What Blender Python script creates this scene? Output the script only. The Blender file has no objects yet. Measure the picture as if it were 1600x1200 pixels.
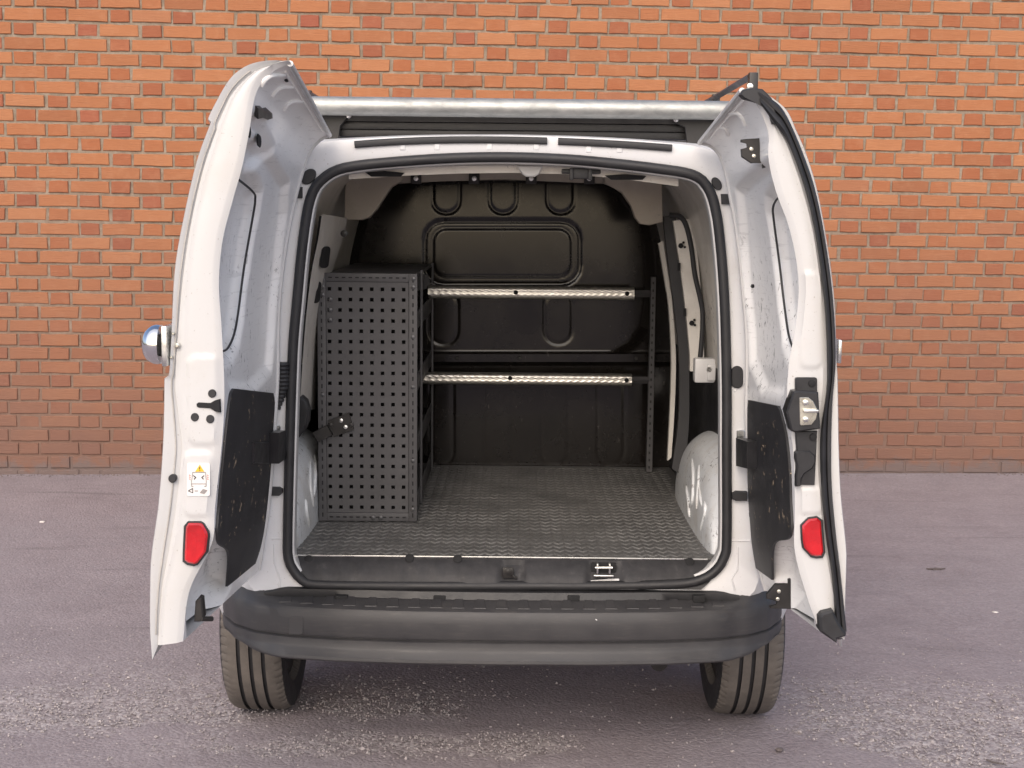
import bpy, bmesh, math, random
from mathutils import Vector, Matrix, noise

random.seed(7)
scene = bpy.context.scene
COL = scene.collection
V = Vector

# ------------------------------------------------------------------ camera
F, CX, CY = 2220.0, 800.0, 600.0          # focal length and centre, in photo pixels
CAM = V((0.0, 0.0, 1.59))
PITCH, ROLL = math.radians(6.93), math.radians(0.55)
cam_d = bpy.data.cameras.new("camera")
cam = bpy.data.objects.new("camera", cam_d)
COL.objects.link(cam)
cam_d.sensor_width = 36.0
cam_d.lens = F / 1600.0 * 36.0
cam_d.clip_end = 500.0
rot = Matrix.Rotation(math.radians(90) - PITCH, 3, 'X') @ Matrix.Rotation(ROLL, 3, 'Z')
cam.matrix_world = Matrix.Translation(CAM) @ rot.to_4x4()
scene.camera = cam
AX_R, AX_U, AX_F = rot @ V((1, 0, 0)), rot @ V((0, 1, 0)), rot @ V((0, 0, -1))

# ------------------------------------------------------------------ light
world = bpy.data.worlds.new("World")
scene.world = world
world.use_nodes = True
nt = world.node_tree
nt.nodes.clear()
SUN_EL, SUN_AZ = 38.0, 192.0              # degrees; azimuth clockwise from +Y
sky = nt.nodes.new("ShaderNodeTexSky")
sky.sky_type = 'NISHITA'
sky.sun_disc = False
sky.sun_elevation = math.radians(SUN_EL)
sky.sun_rotation = math.radians(SUN_AZ)
sky.air_density, sky.dust_density, sky.ozone_density = 0.75, 3.5, 0.6
bg = nt.nodes.new("ShaderNodeBackground")
bg.inputs[1].default_value = 0.15
wo = nt.nodes.new("ShaderNodeOutputWorld")
nt.links.new(sky.outputs[0], bg.inputs[0])
nt.links.new(bg.outputs[0], wo.inputs[0])
sun_d = bpy.data.lights.new("sun", 'SUN')
sun_d.energy = 0.75
sun_d.angle = math.radians(125)
sun_d.color = (1.0, 0.93, 0.83)
sun = bpy.data.objects.new("sun", sun_d)
COL.objects.link(sun)
el, az = math.radians(SUN_EL), math.radians(SUN_AZ)
sdir = V((math.sin(az) * math.cos(el), math.cos(az) * math.cos(el), math.sin(el)))
sun.rotation_euler = (-sdir).to_track_quat('-Z', 'Y').to_euler()
sun.location = sdir * 30
scene.view_settings.view_transform = 'Standard'
scene.view_settings.look = 'None'
scene.view_settings.exposure = 0.68
scene.view_settings.gamma = 1.0
scene.render.engine = 'CYCLES'
scene.cycles.max_bounces = 8
scene.cycles.diffuse_bounces = 5
scene.cycles.use_denoising = True


# ------------------------------------------------------------------ geometry helpers
def ray(px, py):
    return AX_F + AX_R * ((px - CX) / F) + AX_U * ((CY - py) / F)

def at(px, py, Y):                         # point where the sight line meets the plane y = Y
    d = ray(px, py)
    return CAM + d * ((Y - CAM.y) / d.y)

def at_z(px, py, z):
    d = ray(px, py)
    return CAM + d * ((z - CAM.z) / d.z)

def at_x(px, py, x):
    d = ray(px, py)
    return CAM + d * ((x - CAM.x) / d.x)

def proj(p):
    q = p - CAM
    z = q.dot(AX_F)
    return CX + F * q.dot(AX_R) / z, CY - F * q.dot(AX_U) / z

def empty(name, loc, label=None, cat=None, group=None):
    o = bpy.data.objects.new(name, None)
    COL.objects.link(o)
    o.location = loc
    o.empty_display_size = 0.1
    if label: o["label"] = label
    if cat: o["category"] = cat
    if group: o["group"] = group
    return o

def inv_of(o):
    if o is None:
        return Matrix.Identity(4)
    return Matrix.Translation(-o.location)      # every empty keeps its location in world space

def set_parent(o, parent):
    o.parent = parent
    o.matrix_parent_inverse = inv_of(parent) if parent.type == 'EMPTY' else Matrix.Identity(4)

def link(name, me, parent=None, **kw):
    o = bpy.data.objects.new(name, me)
    COL.objects.link(o)
    if parent is not None:
        set_parent(o, parent)
    for k, v in kw.items():
        o[k] = v
    return o

def finish(me, mats, smooth=35):
    for m in (mats if isinstance(mats, (list, tuple)) else [mats]):
        me.materials.append(m)
    if smooth:
        me.shade_smooth()
        me.set_sharp_from_angle(angle=math.radians(smooth))
    me.update()
    return me

def mesh(name, verts, faces, mats, parent=None, smooth=35, midx=None, fix=True, **kw):
    me = bpy.data.meshes.new(name)
    me.from_pydata([tuple(v) for v in verts], [], faces)
    if midx:
        me.polygons.foreach_set("material_index", midx)
    if fix:
        bm = bmesh.new(); bm.from_mesh(me)
        bmesh.ops.recalc_face_normals(bm, faces=bm.faces)
        bm.to_mesh(me); bm.free()
    finish(me, mats, smooth)
    return link(name, me, parent, **kw)

def catmull(P, n, closed=False):
    """resample key points P (Vectors) with n points per span, smooth"""
    out, K = [], len(P)
    spans = K if closed else K - 1
    for i in range(spans):
        if closed:
            p0, p1, p2, p3 = P[i - 1], P[i], P[(i + 1) % K], P[(i + 2) % K]
        else:
            p1, p2 = P[i], P[i + 1]
            p0 = P[i - 1] if i > 0 else p1 + (p1 - p2)
            p3 = P[i + 2] if i + 2 < K else p2 + (p2 - p1)
        for k in range(n):
            t = k / n
            a = 0.5 * ((2 * p1) + (p2 - p0) * t + (2 * p0 - 5 * p1 + 4 * p2 - p3) * t * t + (3 * p1 - p0 - 3 * p2 + p3) * t ** 3)
            out.append(a)
    if not closed:
        out.append(P[-1].copy())
    return out

def even(P, n, closed=False):
    """n points at equal arc length along polyline P"""
    Q = list(P) + ([P[0]] if closed else [])
    L = [0.0]
    for a, b in zip(Q, Q[1:]):
        L.append(L[-1] + (b - a).length)
    out, j = [], 0
    for i in range(n):
        s = L[-1] * i / (n if closed else n - 1)
        while j < len(Q) - 2 and L[j + 1] < s:
            j += 1
        d = L[j + 1] - L[j]
        out.append(Q[j].lerp(Q[j + 1], (s - L[j]) / d if d > 1e-9 else 0))
    return out

def grid_faces(nu, nv, close_u=False):
    f = []
    for j in range(nv - 1):
        for i in range(nu if close_u else nu - 1):
            i2 = (i + 1) % nu
            f.append((j * nu + i, j * nu + i2, (j + 1) * nu + i2, (j + 1) * nu + i))
    return f

def loft(name, curves, mats, parent=None, smooth=35, closed=False, midx=None, **kw):
    n = len(curves[0])
    return mesh(name, [p for c in curves for p in c], grid_faces(n, len(curves), closed), mats, parent, smooth, midx=midx, fix=False, **kw)

class MB:
    """collects simple solids, then links them as one mesh"""
    def __init__(self):
        self.v, self.f, self.m = [], [], []
    def add(self, verts, faces, mi=0):
        b = len(self.v)
        self.v += [V(p) for p in verts]
        self.f += [tuple(b + i for i in fc) for fc in faces]
        self.m += [mi] * len(faces)
        return self
    def box(self, c, s, R=None, bev=0.0, mi=0):
        c = V(c); hx, hy, hz = s[0] / 2, s[1] / 2, s[2] / 2
        bm = bmesh.new()
        bmesh.ops.create_cube(bm, size=1.0)
        for v in bm.verts:
            v.co = V((v.co.x * s[0], v.co.y * s[1], v.co.z * s[2]))
        if bev > 0:
            bmesh.ops.bevel(bm, geom=bm.edges[:], offset=min(bev, min(s) * 0.45), segments=2, affect='EDGES', profile=0.6)
        bm.verts.index_update()
        vs = [c + (R @ v.co if R else v.co) for v in bm.verts]
        self.add(vs, [tuple(v.index for v in f.verts) for f in bm.faces], mi)
        bm.free()
        return self
    def prism(self, poly, depth, bev=0.0, mi=0):
        """closed 3-D polygon extruded by the vector depth, the near (poly) side chamfered"""
        poly = [V(p) for p in poly]; depth = V(depth); n = len(poly)
        c = sum(poly, V()) / n
        if bev > 0:
            nrm = depth.normalized()
            ins = []
            for i in range(n):
                a, b, d = poly[i - 1], poly[i], poly[(i + 1) % n]
                e1 = (b - a).normalized(); e2 = (d - b).normalized()
                m = (e2 - e1)
                if m.length < 1e-4:
                    m = c - b
                    m = m - e1 * m.dot(e1)
                m.normalize()
                if m.dot(c - b) < 0 and abs(m.dot((c - b).normalized())) > 0.2: m = -m
                ins.append(b + m * bev)
            rings = [ins, [p + nrm * bev for p in poly], [p + depth for p in poly]]
        else:
            rings = [poly, [p + depth for p in poly]]
        vs = [p for r in rings for p in r]
        fs = []
        for k in range(len(rings) - 1):
            for i in range(n):
                j = (i + 1) % n
                fs.append((k * n + i, k * n + j, (k + 1) * n + j, (k + 1) * n + i))
        fs.append(tuple(reversed(range(n))))
        fs.append(tuple((len(rings) - 1) * n + i for i in range(n)))
        return self.add(vs, fs, mi)
    def tube(self, pts, r, n=10, closed=False, cap=True, mi=0, flat=None):
        pts = [V(p) for p in pts]; K = len(pts); rings = []
        up = None
        for i, p in enumerate(pts):
            a = pts[i - 1] if (i > 0 or closed) else p
            b = pts[(i + 1) % K] if (i < K - 1 or closed) else p
            t = (b - a).normalized()
            if up is None:
                up = V((0, 0, 1)) if abs(t.z) < 0.9 else V((0, 1, 0))
            x = t.cross(up).normalized(); up = x.cross(t).normalized()
            rr = r[i] if isinstance(r, (list, tuple)) else r
            sx, sy = flat if flat else (1, 1)
            rings.append([p + x * (rr * sx * math.cos(2 * math.pi * k / n)) + up * (rr * sy * math.sin(2 * math.pi * k / n)) for k in range(n)])
        vs = [q for rg in rings for q in rg]
        fs = grid_faces(n, K, True)
        if closed:
            fs += [((K - 1) * n + k, (K - 1) * n + (k + 1) % n, (k + 1) % n, k) for k in range(n)]
        elif cap:
            fs += [tuple(reversed(range(n))), tuple((K - 1) * n + k for k in range(n))]
        return self.add(vs, fs, mi)
    def lathe(self, c, axis, prof, n=24, mi=0):
        """prof = [(distance along axis, radius)]"""
        c = V(c); axis = V(axis).normalized()
        x = axis.orthogonal().normalized(); y = axis.cross(x)
        vs = [c + axis * a + (x * math.cos(2 * math.pi * k / n) + y * math.sin(2 * math.pi * k / n)) * r for a, r in prof for k in range(n)]
        fs = grid_faces(n, len(prof), True)
        fs += [tuple(reversed(range(n))), tuple((len(prof) - 1) * n + k for k in range(n))]
        return self.add(vs, fs, mi)
    def build(self, name, mats, parent=None, smooth=35, **kw):
        return mesh(name, self.v, self.f, mats, parent, smooth, midx=self.m, **kw)

def px_poly(pts, Y):
    return [at(x, y, Y) for x, y in pts]

def rrect(x0, y0, x1, y1, r, n=4):
    """rounded rectangle in pixel space, clockwise"""
    out = []
    for cx, cy, a0 in ((x1 - r, y0 + r, -90), (x1 - r, y1 - r, 0), (x0 + r, y1 - r, 90), (x0 + r, y0 + r, 180)):
        for k in range(n + 1):
            a = math.radians(a0 + 90 * k / n)
            out.append((cx + r * math.cos(a), cy + r * math.sin(a)))
    return out

def sdf(poly, x, y):
    """signed distance to a 2-D polygon, negative inside"""
    d, inside, n = 1e18, False, len(poly)
    for i in range(n):
        ax, ay = poly[i]; bx, by = poly[(i + 1) % n]
        ex, ey, wx, wy = bx - ax, by - ay, x - ax, y - ay
        t = max(0.0, min(1.0, (wx * ex + wy * ey) / (ex * ex + ey * ey + 1e-18)))
        d = min(d, (wx - ex * t) ** 2 + (wy - ey * t) ** 2)
        if (ay > y) != (by > y) and x < (bx - ax) * (y - ay) / (by - ay) + ax:
            inside = not inside
    d = math.sqrt(d)
    return -d if inside else d

def sstep(a, b, x):
    t = max(0.0, min(1.0, (x - a) / (b - a)))
    return t * t * (3 - 2 * t)


# ------------------------------------------------------------------ materials
def srgb(r, g, b):
    f = lambda c: (c / 255 / 12.92) if c / 255 <= 0.04045 else ((c / 255 + 0.055) / 1.055) ** 2.4
    return (f(r), f(g), f(b), 1.0)

class NT:
    def __init__(self, name):
        self.mat = bpy.data.materials.new(name)
        self.mat.use_nodes = True
        self.t = self.mat.node_tree
        self.b = self.t.nodes["Principled BSDF"]
    def n(self, typ, **kw):
        nd = self.t.nodes.new(typ)
        for k, v in kw.items():
            if k.startswith("i_"):
                key = k[2:]
                nd.inputs[int(key) if key.isdigit() else key.replace("_", " ")].default_value = v
            else:
                setattr(nd, k, v)
        return nd
    def l(self, a, b):
        self.t.links.new(a, b)
    def coord(self, kind="Object", scale=(1, 1, 1)):
        tc = self.n("ShaderNodeTexCoord"); mp = self.n("ShaderNodeMapping")
        mp.inputs["Scale"].default_value = scale
        self.l(tc.outputs[kind], mp.inputs[0])
        return mp.outputs[0]
    def noise(self, co, scale, detail=4, rough=0.6, dist=0.0):
        nd = self.n("ShaderNodeTexNoise", i_Scale=scale, i_Detail=detail, i_Roughness=rough, i_Distortion=dist)
        self.l(co, nd.inputs["Vector"])
        return nd.outputs["Fac"]
    def ramp(self, fac, stops, interp='LINEAR'):
        nd = self.n("ShaderNodeValToRGB")
        nd.color_ramp.interpolation = interp
        el = nd.color_ramp.elements
        while len(el) < len(stops):
            el.new(0.5)
        for e, (p, c) in zip(el, stops):
            e.position = p
            e.color = c if isinstance(c, (tuple, list)) else (c, c, c, 1)
        self.l(fac, nd.inputs[0])
        return nd.outputs[0]
    def mix(self, fac, a, b, blend='MIX'):
        nd = self.n("ShaderNodeMix", data_type='RGBA', blend_type=blend)
        for s, v in ((0, fac), (6, a), (7, b)):
            if hasattr(v, "is_linked"):
                self.l(v, nd.inputs[s])
            else:
                nd.inputs[s].default_value = v
        return nd.outputs[2]
    def math(self, op, a, b=None, clamp=False):
        nd = self.n("ShaderNodeMath", operation=op, use_clamp=clamp)
        for s, v in ((0, a), (1, b)):
            if v is None: continue
            if hasattr(v, "is_linked"): self.l(v, nd.inputs[s])
            else: nd.inputs[s].default_value = v
        return nd.outputs[0]
    def bump(self, h, strength=0.3, dist=0.002):
        nd = self.n("ShaderNodeBump", i_Strength=strength, i_Distance=dist)
        self.l(h, nd.inputs["Height"])
        self.l(nd.outputs[0], self.b.inputs["Normal"])
    def set(self, **kw):
        for k, v in kw.items():
            s = self.b.inputs[k.replace("_", " ")]
            if hasattr(v, "is_linked"): self.l(v, s)
            else: s.default_value = v
        return self.mat

def plain(name, col, rough=0.5, metal=0.0, var=0.12, vscale=14, bump=0.0, bscale=120, coat=0.0):
    """a base colour with mottling, uneven gloss and fine relief"""
    m = NT(name); co = m.coord()
    n1 = m.noise(co, vscale, 5, 0.65)
    c0 = tuple(c * (1 - var) for c in col[:3]) + (1,)
    c1 = tuple(min(1, c * (1 + var)) for c in col[:3]) + (1,)
    r = m.ramp(n1, [(0.3, max(0.02, rough - 0.1)), (0.7, min(1, rough + 0.12))])
    if bump:
        m.bump(m.noise(co, bscale, 3, 0.6), bump, 0.001)
    return m.set(Base_Color=m.ramp(n1, [(0.3, c0), (0.7, c1)]), Roughness=r, Metallic=metal, Coat_Weight=coat)

def paint(name, scratch=0.0, grime=0.3, col=(0.80, 0.80, 0.785, 1), band=None):
    """white car paint; scratch = amount of dark scrapes, grime = dusty film"""
    m = NT(name); co = m.coord()
    g = m.noise(co, 7, 6, 0.65)
    base = m.mix(m.math('MULTIPLY', m.ramp(g, [(0.48, 0.0), (0.72, 1.0)]), grime), col, (0.50, 0.46, 0.40, 1))
    if scratch > 0:
        s1 = m.noise(m.coord(scale=(1, 1.0, 0.55)), 60, 3, 0.75, 0.6)
        s2 = m.noise(co, 5.0, 3, 0.6)
        k = m.math('MULTIPLY', m.ramp(s1, [(0.60, 0.0), (0.64, 1.0)]), m.ramp(s2, [(0.60 - 0.14 * scratch, 0.0), (0.68 - 0.12 * scratch, 1.0)]))
        if band:                                   # rubbed where loads go past: a belt of heights
            sep = m.n("ShaderNodeSeparateXYZ"); m.l(co, sep.inputs[0])
            zz = m.math('MULTIPLY', m.math('ADD', sep.outputs[2], m.math('MULTIPLY', m.math('SUBTRACT', s2, 0.5), 0.4)), 0.5)
            k = m.math('MULTIPLY', k, m.ramp(zz, [(band[0] - 0.1, 0.06), (band[0], 1.0), (band[1], 1.0), (band[1] + 0.12, 0.04)]))
        base = m.mix(k, base, (0.15, 0.14, 0.135, 1))
        st = m.noise(m.coord(scale=(1.2, 1.2, 14)), 9, 3, 0.6)
        base = m.mix(m.math('MULTIPLY', m.ramp(st, [(0.60, 0.0), (0.66, 1.0)]), 0.16 * scratch), base, (0.35, 0.34, 0.33, 1))
    sp = m.noise(co, 170, 2, 0.5)
    base = m.mix(m.math('MULTIPLY', m.ramp(sp, [(0.70, 0.0), (0.76, 1.0)]), 0.5), base, (0.25, 0.21, 0.17, 1))
    m.bump(m.noise(co, 3.5, 2, 0.5), 0.12, 0.006)
    return m.set(Base_Color=base, Roughness=m.ramp(g, [(0.35, 0.28), (0.7, 0.5)]), Coat_Weight=0.25, Coat_Roughness=0.15)

M_WHITE = paint("white_paint", 0.0, 0.25, (0.69, 0.695, 0.705, 1))  # one van paint in three copies; light differences put into their colours
M_DOOR = paint("white_paint_scraped_lightened", 1.35, 0.12, (0.90, 0.895, 0.875, 1), (0.44, 0.68))  # scrapes are wear; base colour lightened to offset shade on the inner faces
M_FACE = paint("white_paint_dimmed", 0.0, 0.25, (0.57, 0.57, 0.565, 1))  # same white paint, colour darkened where faces catch most light
M_INNER = paint("interior_paint", 0.2, 0.55, (0.72, 0.69, 0.63, 1))
M_INNER_SHADE = paint("interior_paint_shaded", 0.1, 0.6, (0.40, 0.355, 0.30, 1))  # interior paint with the shade under the roof put into its colour
M_ARCH = paint("wheel_arch_paint", 1.0, 0.6, (0.74, 0.765, 0.78, 1))
M_SEAM = plain("seam_sealant", (0.42, 0.40, 0.37), 0.6, var=0.25)
M_RUBBER = plain("black_rubber", (0.022, 0.022, 0.024), 0.55, var=0.3, bump=0.2)
M_PLASTIC = plain("black_plastic", (0.020, 0.020, 0.022), 0.42, var=0.25, bump=0.3, bscale=300)
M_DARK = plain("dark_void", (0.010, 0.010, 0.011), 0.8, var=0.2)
M_STEEL = plain("bright_steel", (0.72, 0.72, 0.70), 0.28, 1.0, var=0.12, vscale=30, bump=0.1)
M_CHROME = plain("chrome", (0.85, 0.85, 0.86), 0.06, 1.0, var=0.03)
M_BRKT = plain("black_metal", (0.030, 0.028, 0.027), 0.4, 0.3, var=0.3)
M_YELLOWED = plain("zinc_plated", (0.62, 0.60, 0.52), 0.3, 0.9, var=0.15)


def bumper_mat():
    m = NT("bumper_plastic"); co = m.coord()
    g = m.noise(co, 6, 6, 0.7); st = m.noise(m.coord(scale=(3, 3, 30)), 5, 4, 0.6)
    base = m.ramp(g, [(0.3, (0.033, 0.033, 0.036, 1)), (0.7, (0.054, 0.052, 0.053, 1))])
    base = m.mix(m.math('MULTIPLY', m.ramp(st, [(0.55, 0), (0.75, 1)]), 0.16), base, (0.15, 0.135, 0.12, 1))
    m.bump(m.noise(co, 420, 2, 0.5), 0.25, 0.0008)
    return m.set(Base_Color=base, Roughness=m.ramp(g, [(0.3, 0.42), (0.7, 0.62)]))
M_BUMPER = bumper_mat()

def trim_mat():
    m = NT("scraped_black_board"); co = m.coord()
    s1 = m.noise(m.coord(scale=(1, 0.8, 1.0)), 34, 3, 0.7, 0.8); s2 = m.noise(co, 7, 3, 0.6)
    k = m.math('MULTIPLY', m.ramp(s1, [(0.625, 0), (0.645, 1)]), m.ramp(s2, [(0.50, 0), (0.56, 1)]))
    base = m.ramp(m.noise(co, 12, 4), [(0.3, (0.017, 0.017, 0.019, 1)), (0.7, (0.030, 0.030, 0.033, 1))])
    base = m.mix(k, base, (0.42, 0.32, 0.21, 1))
    m.bump(m.noise(co, 200, 2), 0.15, 0.001)
    return m.set(Base_Color=base, Roughness=0.55)
M_TRIM = trim_mat()

def galv():
    m = NT("galvanised_tube"); co = m.coord(scale=(0.6, 1, 1))
    g = m.noise(co, 26, 6, 0.75, 0.6)
    return m.set(Base_Color=m.ramp(g, [(0.3, (0.30, 0.31, 0.30, 1)), (0.7, (0.48, 0.48, 0.46, 1))]), Metallic=0.7,
                 Roughness=m.ramp(m.noise(co, 50, 4), [(0.3, 0.38), (0.7, 0.6)]))
M_GALV = galv()

def alu():
    m = NT("embossed_aluminium"); co = m.coord()
    g = m.noise(co, 40, 5, 0.7)
    sp = m.noise(co, 130, 3, 0.7)
    base = m.mix(m.ramp(sp, [(0.66, 0), (0.70, 1)]), m.ramp(g, [(0.3, (0.55, 0.53, 0.48, 1)), (0.7, (0.80, 0.78, 0.72, 1))]), (0.12, 0.11, 0.1, 1))
    return m.set(Base_Color=base, Metallic=0.9, Roughness=0.33)
M_ALU = alu()

def bulk():
    m = NT("bulkhead_black_paint"); co = m.coord()
    g = m.noise(co, 5, 5, 0.65)
    s = m.noise(m.coord(scale=(1, 1, 0.5)), 45, 3, 0.75, 0.5)
    base = m.mix(m.math('MULTIPLY', m.ramp(s, [(0.68, 0), (0.71, 1)]), 0.5), m.ramp(g, [(0.3, (0.010, 0.0082, 0.0074, 1)), (0.7, (0.017, 0.0142, 0.0125, 1))]), (0.10, 0.09, 0.08, 1))
    return m.set(Base_Color=base, Roughness=m.ramp(g, [(0.3, 0.09), (0.7, 0.17)]), Specular_IOR_Level=0.42)
M_BULK = bulk()

def floor_mat():
    m = NT("tread_floor_vinyl"); co = m.coord()
    g = m.noise(co, 5, 6, 0.7)
    base = m.ramp(g, [(0.28, (0.070, 0.069, 0.068, 1)), (0.72, (0.140, 0.138, 0.134, 1))])
    base = m.mix(m.math('MULTIPLY', m.ramp(m.noise(co, 90, 2), [(0.7, 0), (0.76, 1)]), 0.5), base, (0.35, 0.34, 0.32, 1))
    return m.set(Base_Color=base, Roughness=m.ramp(g, [(0.3, 0.36), (0.7, 0.55)]))
M_FLOOR = floor_mat()

def tyre_mat():
    m = NT("tyre_rubber"); co = m.coord()
    g = m.noise(co, 9, 5, 0.7)
    m.bump(m.noise(co, 160, 3), 0.3, 0.001)
    return m.set(Base_Color=m.ramp(g, [(0.3, (0.075, 0.066, 0.059, 1)), (0.7, (0.140, 0.123, 0.108, 1))]), Roughness=0.85)
M_TYRE = tyre_mat()

def red_mat():
    m = NT("red_reflector"); co = m.coord()
    v = m.n("ShaderNodeTexVoronoi", i_Scale=260.0); m.l(co, v.inputs["Vector"])
    m.bump(v.outputs["Distance"], 0.4, 0.001)
    return m.set(Base_Color=m.ramp(m.noise(co, 14, 3), [(0.35, (0.36, 0.006, 0.010, 1)), (0.65, (0.58, 0.012, 0.018, 1))]), Roughness=0.12, Coat_Weight=1.0, Coat_Roughness=0.05)
M_RED = red_mat()

def brick_mat():
    m = NT("brick_clay"); co = m.coord("Generated"); oc = m.coord("Object")
    geo = m.n("ShaderNodeNewGeometry")
    wc = m.n("ShaderNodeMapping"); m.l(geo.outputs["Position"], wc.inputs[0])
    pos = wc.outputs[0]
    oi = m.n("ShaderNodeObjectInfo")
    a_r = m.n("ShaderNodeAttribute", attribute_name="rnd"); a_h = m.n("ShaderNodeAttribute", attribute_name="hdr")
    rnd = m.math('FRACT', m.math('ADD', a_r.outputs["Fac"], oi.outputs["Random"]))
    rnd2 = m.math('FRACT', m.math('MULTIPLY', rnd, 17.31))
    st = m.ramp(rnd, [(0.0, (0.300, 0.115, 0.050, 1)), (0.12, (0.353, 0.140, 0.059, 1)), (0.5, (0.397, 0.159, 0.066, 1)), (0.85, (0.424, 0.185, 0.082, 1)), (1.0, (0.318, 0.131, 0.067, 1))])
    hd = m.ramp(rnd, [(0.0, (0.273, 0.083, 0.042, 1)), (0.15, (0.318, 0.106, 0.046, 1)), (0.6, (0.353, 0.123, 0.048, 1)), (0.9, (0.379, 0.150, 0.062, 1)), (1.0, (0.292, 0.079, 0.046, 1))])
    base = m.mix(a_h.outputs["Fac"], st, hd)
    # wire-cut wavy drag marks
    sc = m.n("ShaderNodeMapping"); sc.inputs["Scale"].default_value = (6, 6, 95)
    m.l(pos, sc.inputs[0])
    wv = m.noise(sc.outputs[0], 1.6, 3, 0.6, 1.4)
    fine = m.noise(pos, 190, 3, 0.7)
    blot = m.noise(pos, 16, 4, 0.65)
    base = m.mix(m.math('MULTIPLY', m.ramp(wv, [(0.30, 1), (0.62, 0)]), m.math('MULTIPLY_ADD', a_h.outputs["Fac"], -0.16) if False else 0.30), base, (0.33, 0.125, 0.065, 1))
    base = m.mix(m.math('MULTIPLY', m.ramp(blot, [(0.5, 0), (0.75, 1)]), 0.20), base, (0.52, 0.27, 0.15, 1))
    base = m.mix(m.math('MULTIPLY', m.ramp(fine, [(0.66, 0), (0.72, 1)]), 0.22), base, (0.58, 0.38, 0.25, 1))
    base = dirt_and_shade(m, base, pos)
    h = m.math('ADD', wv, m.math('MULTIPLY', fine, 0.35))
    m.bump(m.math('ADD', h, m.math('MULTIPLY', blot, 0.5)), 0.7, 0.0045)
    return m.set(Base_Color=base, Roughness=0.9)

def dirt_and_shade(m, base, pos):
    """splash-back grime and tarmac smears low down, plus painted fall-off in light towards the ground"""
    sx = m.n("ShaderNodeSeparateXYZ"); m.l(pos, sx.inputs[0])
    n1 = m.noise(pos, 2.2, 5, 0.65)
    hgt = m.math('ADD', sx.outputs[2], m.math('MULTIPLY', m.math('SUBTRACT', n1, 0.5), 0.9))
    k = m.ramp(m.math('MULTIPLY', hgt, 0.5), [(0.05, 0.90), (0.25, 0.64), (0.55, 0.32), (0.95, 0.05)])  # wide ramp mixes grime with a painted-in loss of light lower down
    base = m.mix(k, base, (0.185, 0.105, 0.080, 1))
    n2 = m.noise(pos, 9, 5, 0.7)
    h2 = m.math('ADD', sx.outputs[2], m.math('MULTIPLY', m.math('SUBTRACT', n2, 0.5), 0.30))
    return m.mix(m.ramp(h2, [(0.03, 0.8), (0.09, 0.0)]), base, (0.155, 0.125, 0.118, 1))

def mortar_mat():
    m = NT("mortar"); geo = m.n("ShaderNodeNewGeometry"); wc = m.n("ShaderNodeMapping")
    m.l(geo.outputs["Position"], wc.inputs[0]); pos = wc.outputs[0]
    g = m.noise(pos, 22, 5, 0.7)
    base = m.ramp(g, [(0.3, (0.180, 0.140, 0.100, 1)), (0.52, (0.260, 0.212, 0.158, 1)), (0.75, (0.37, 0.315, 0.250, 1))])
    base = dirt_and_shade(m, base, pos)
    m.bump(m.noise(pos, 120, 4, 0.7), 0.6, 0.004)
    return m.set(Base_Color=base, Roughness=0.95)
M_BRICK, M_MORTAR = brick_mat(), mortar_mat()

def ground_mat():
    m = NT("old_red_dusted_asphalt"); geo = m.n("ShaderNodeNewGeometry"); wc = m.n("ShaderNodeMapping")
    m.l(geo.outputs["Position"], wc.inputs[0]); pos = wc.outputs[0]
    big = m.noise(pos, 0.55, 5, 0.6); mid = m.noise(pos, 3.2, 5, 0.65); fine = m.noise(pos, 95, 4, 0.75); grit = m.noise(pos, 38, 5, 0.8)
    base = m.ramp(mid, [(0.3, (0.232, 0.197, 0.208, 1)), (0.7, (0.302, 0.260, 0.273, 1))])
    base = m.mix(m.math('MULTIPLY', m.ramp(big, [(0.45, 0), (0.65, 1)]), 0.55), base, (0.272, 0.244, 0.258, 1))
    agg = m.n("ShaderNodeTexVoronoi", i_Scale=95.0); m.l(pos, agg.inputs["Vector"])
    stone = m.n("ShaderNodeSeparateColor"); m.l(agg.outputs["Color"], stone.inputs[0])
    # aggregate showing through the dust everywhere, fully where it is worn
    worn = m.n("ShaderNodeAttribute", attribute_name="worn").outputs["Fac"]
    chips = m.ramp(stone.outputs[0], [(0.0, (0.20, 0.172, 0.172, 1)), (0.3, (0.31, 0.272, 0.272, 1)), (0.7, (0.40, 0.36, 0.358, 1)), (1.0, (0.56, 0.52, 0.51, 1))])
    base = m.mix(m.math('ADD', m.math('MULTIPLY', worn, 0.52), 0.18), base, chips)
    base = m.mix(m.math('MULTIPLY', m.ramp(fine, [(0.25, 1), (0.40, 0)]), 0.6), base, (0.06, 0.052, 0.052, 1))
    base = m.mix(m.math('MULTIPLY', m.ramp(fine, [(0.64, 0), (0.76, 1)]), 0.4), base, (0.42, 0.37, 0.36, 1))
    # faint drag streaks and old oil spots
    st = m.n("ShaderNodeMapping"); st.inputs["Scale"].default_value = (0.5, 5, 1); m.l(pos, st.inputs[0])
    base = m.mix(m.math('MULTIPLY', m.ramp(m.noise(st.outputs[0], 2.0, 5, 0.7, 0.5), [(0.58, 0), (0.72, 1)]), 0.35), base, (0.11, 0.095, 0.098, 1))
    m.bump(m.math('ADD', m.math('ADD', fine, m.math('MULTIPLY', grit, 1.2)), m.math('MULTIPLY', agg.outputs["Distance"], -1.0)), 0.5, 0.007)
    return m.set(Base_Color=base, Roughness=0.95, Specular_IOR_Level=0.25)
M_GROUND = ground_mat()
M_STONE = plain("loose_chippings", (0.33, 0.295, 0.29), 0.9, var=0.55, vscale=75)


# ================================================================== GROUND
def worn_at(x, y):
    a = noise.fractal(V((x * 1.1 + 3.1, y * 1.8, 0.3)), 0.9, 2.0, 4)
    near = sstep(5.0, 4.25, y)
    side = 0.25 * sstep(0.2, 1.3, abs(x + 0.1))
    return sstep(-0.05, 0.35, a + side - 0.05) * near

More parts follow.
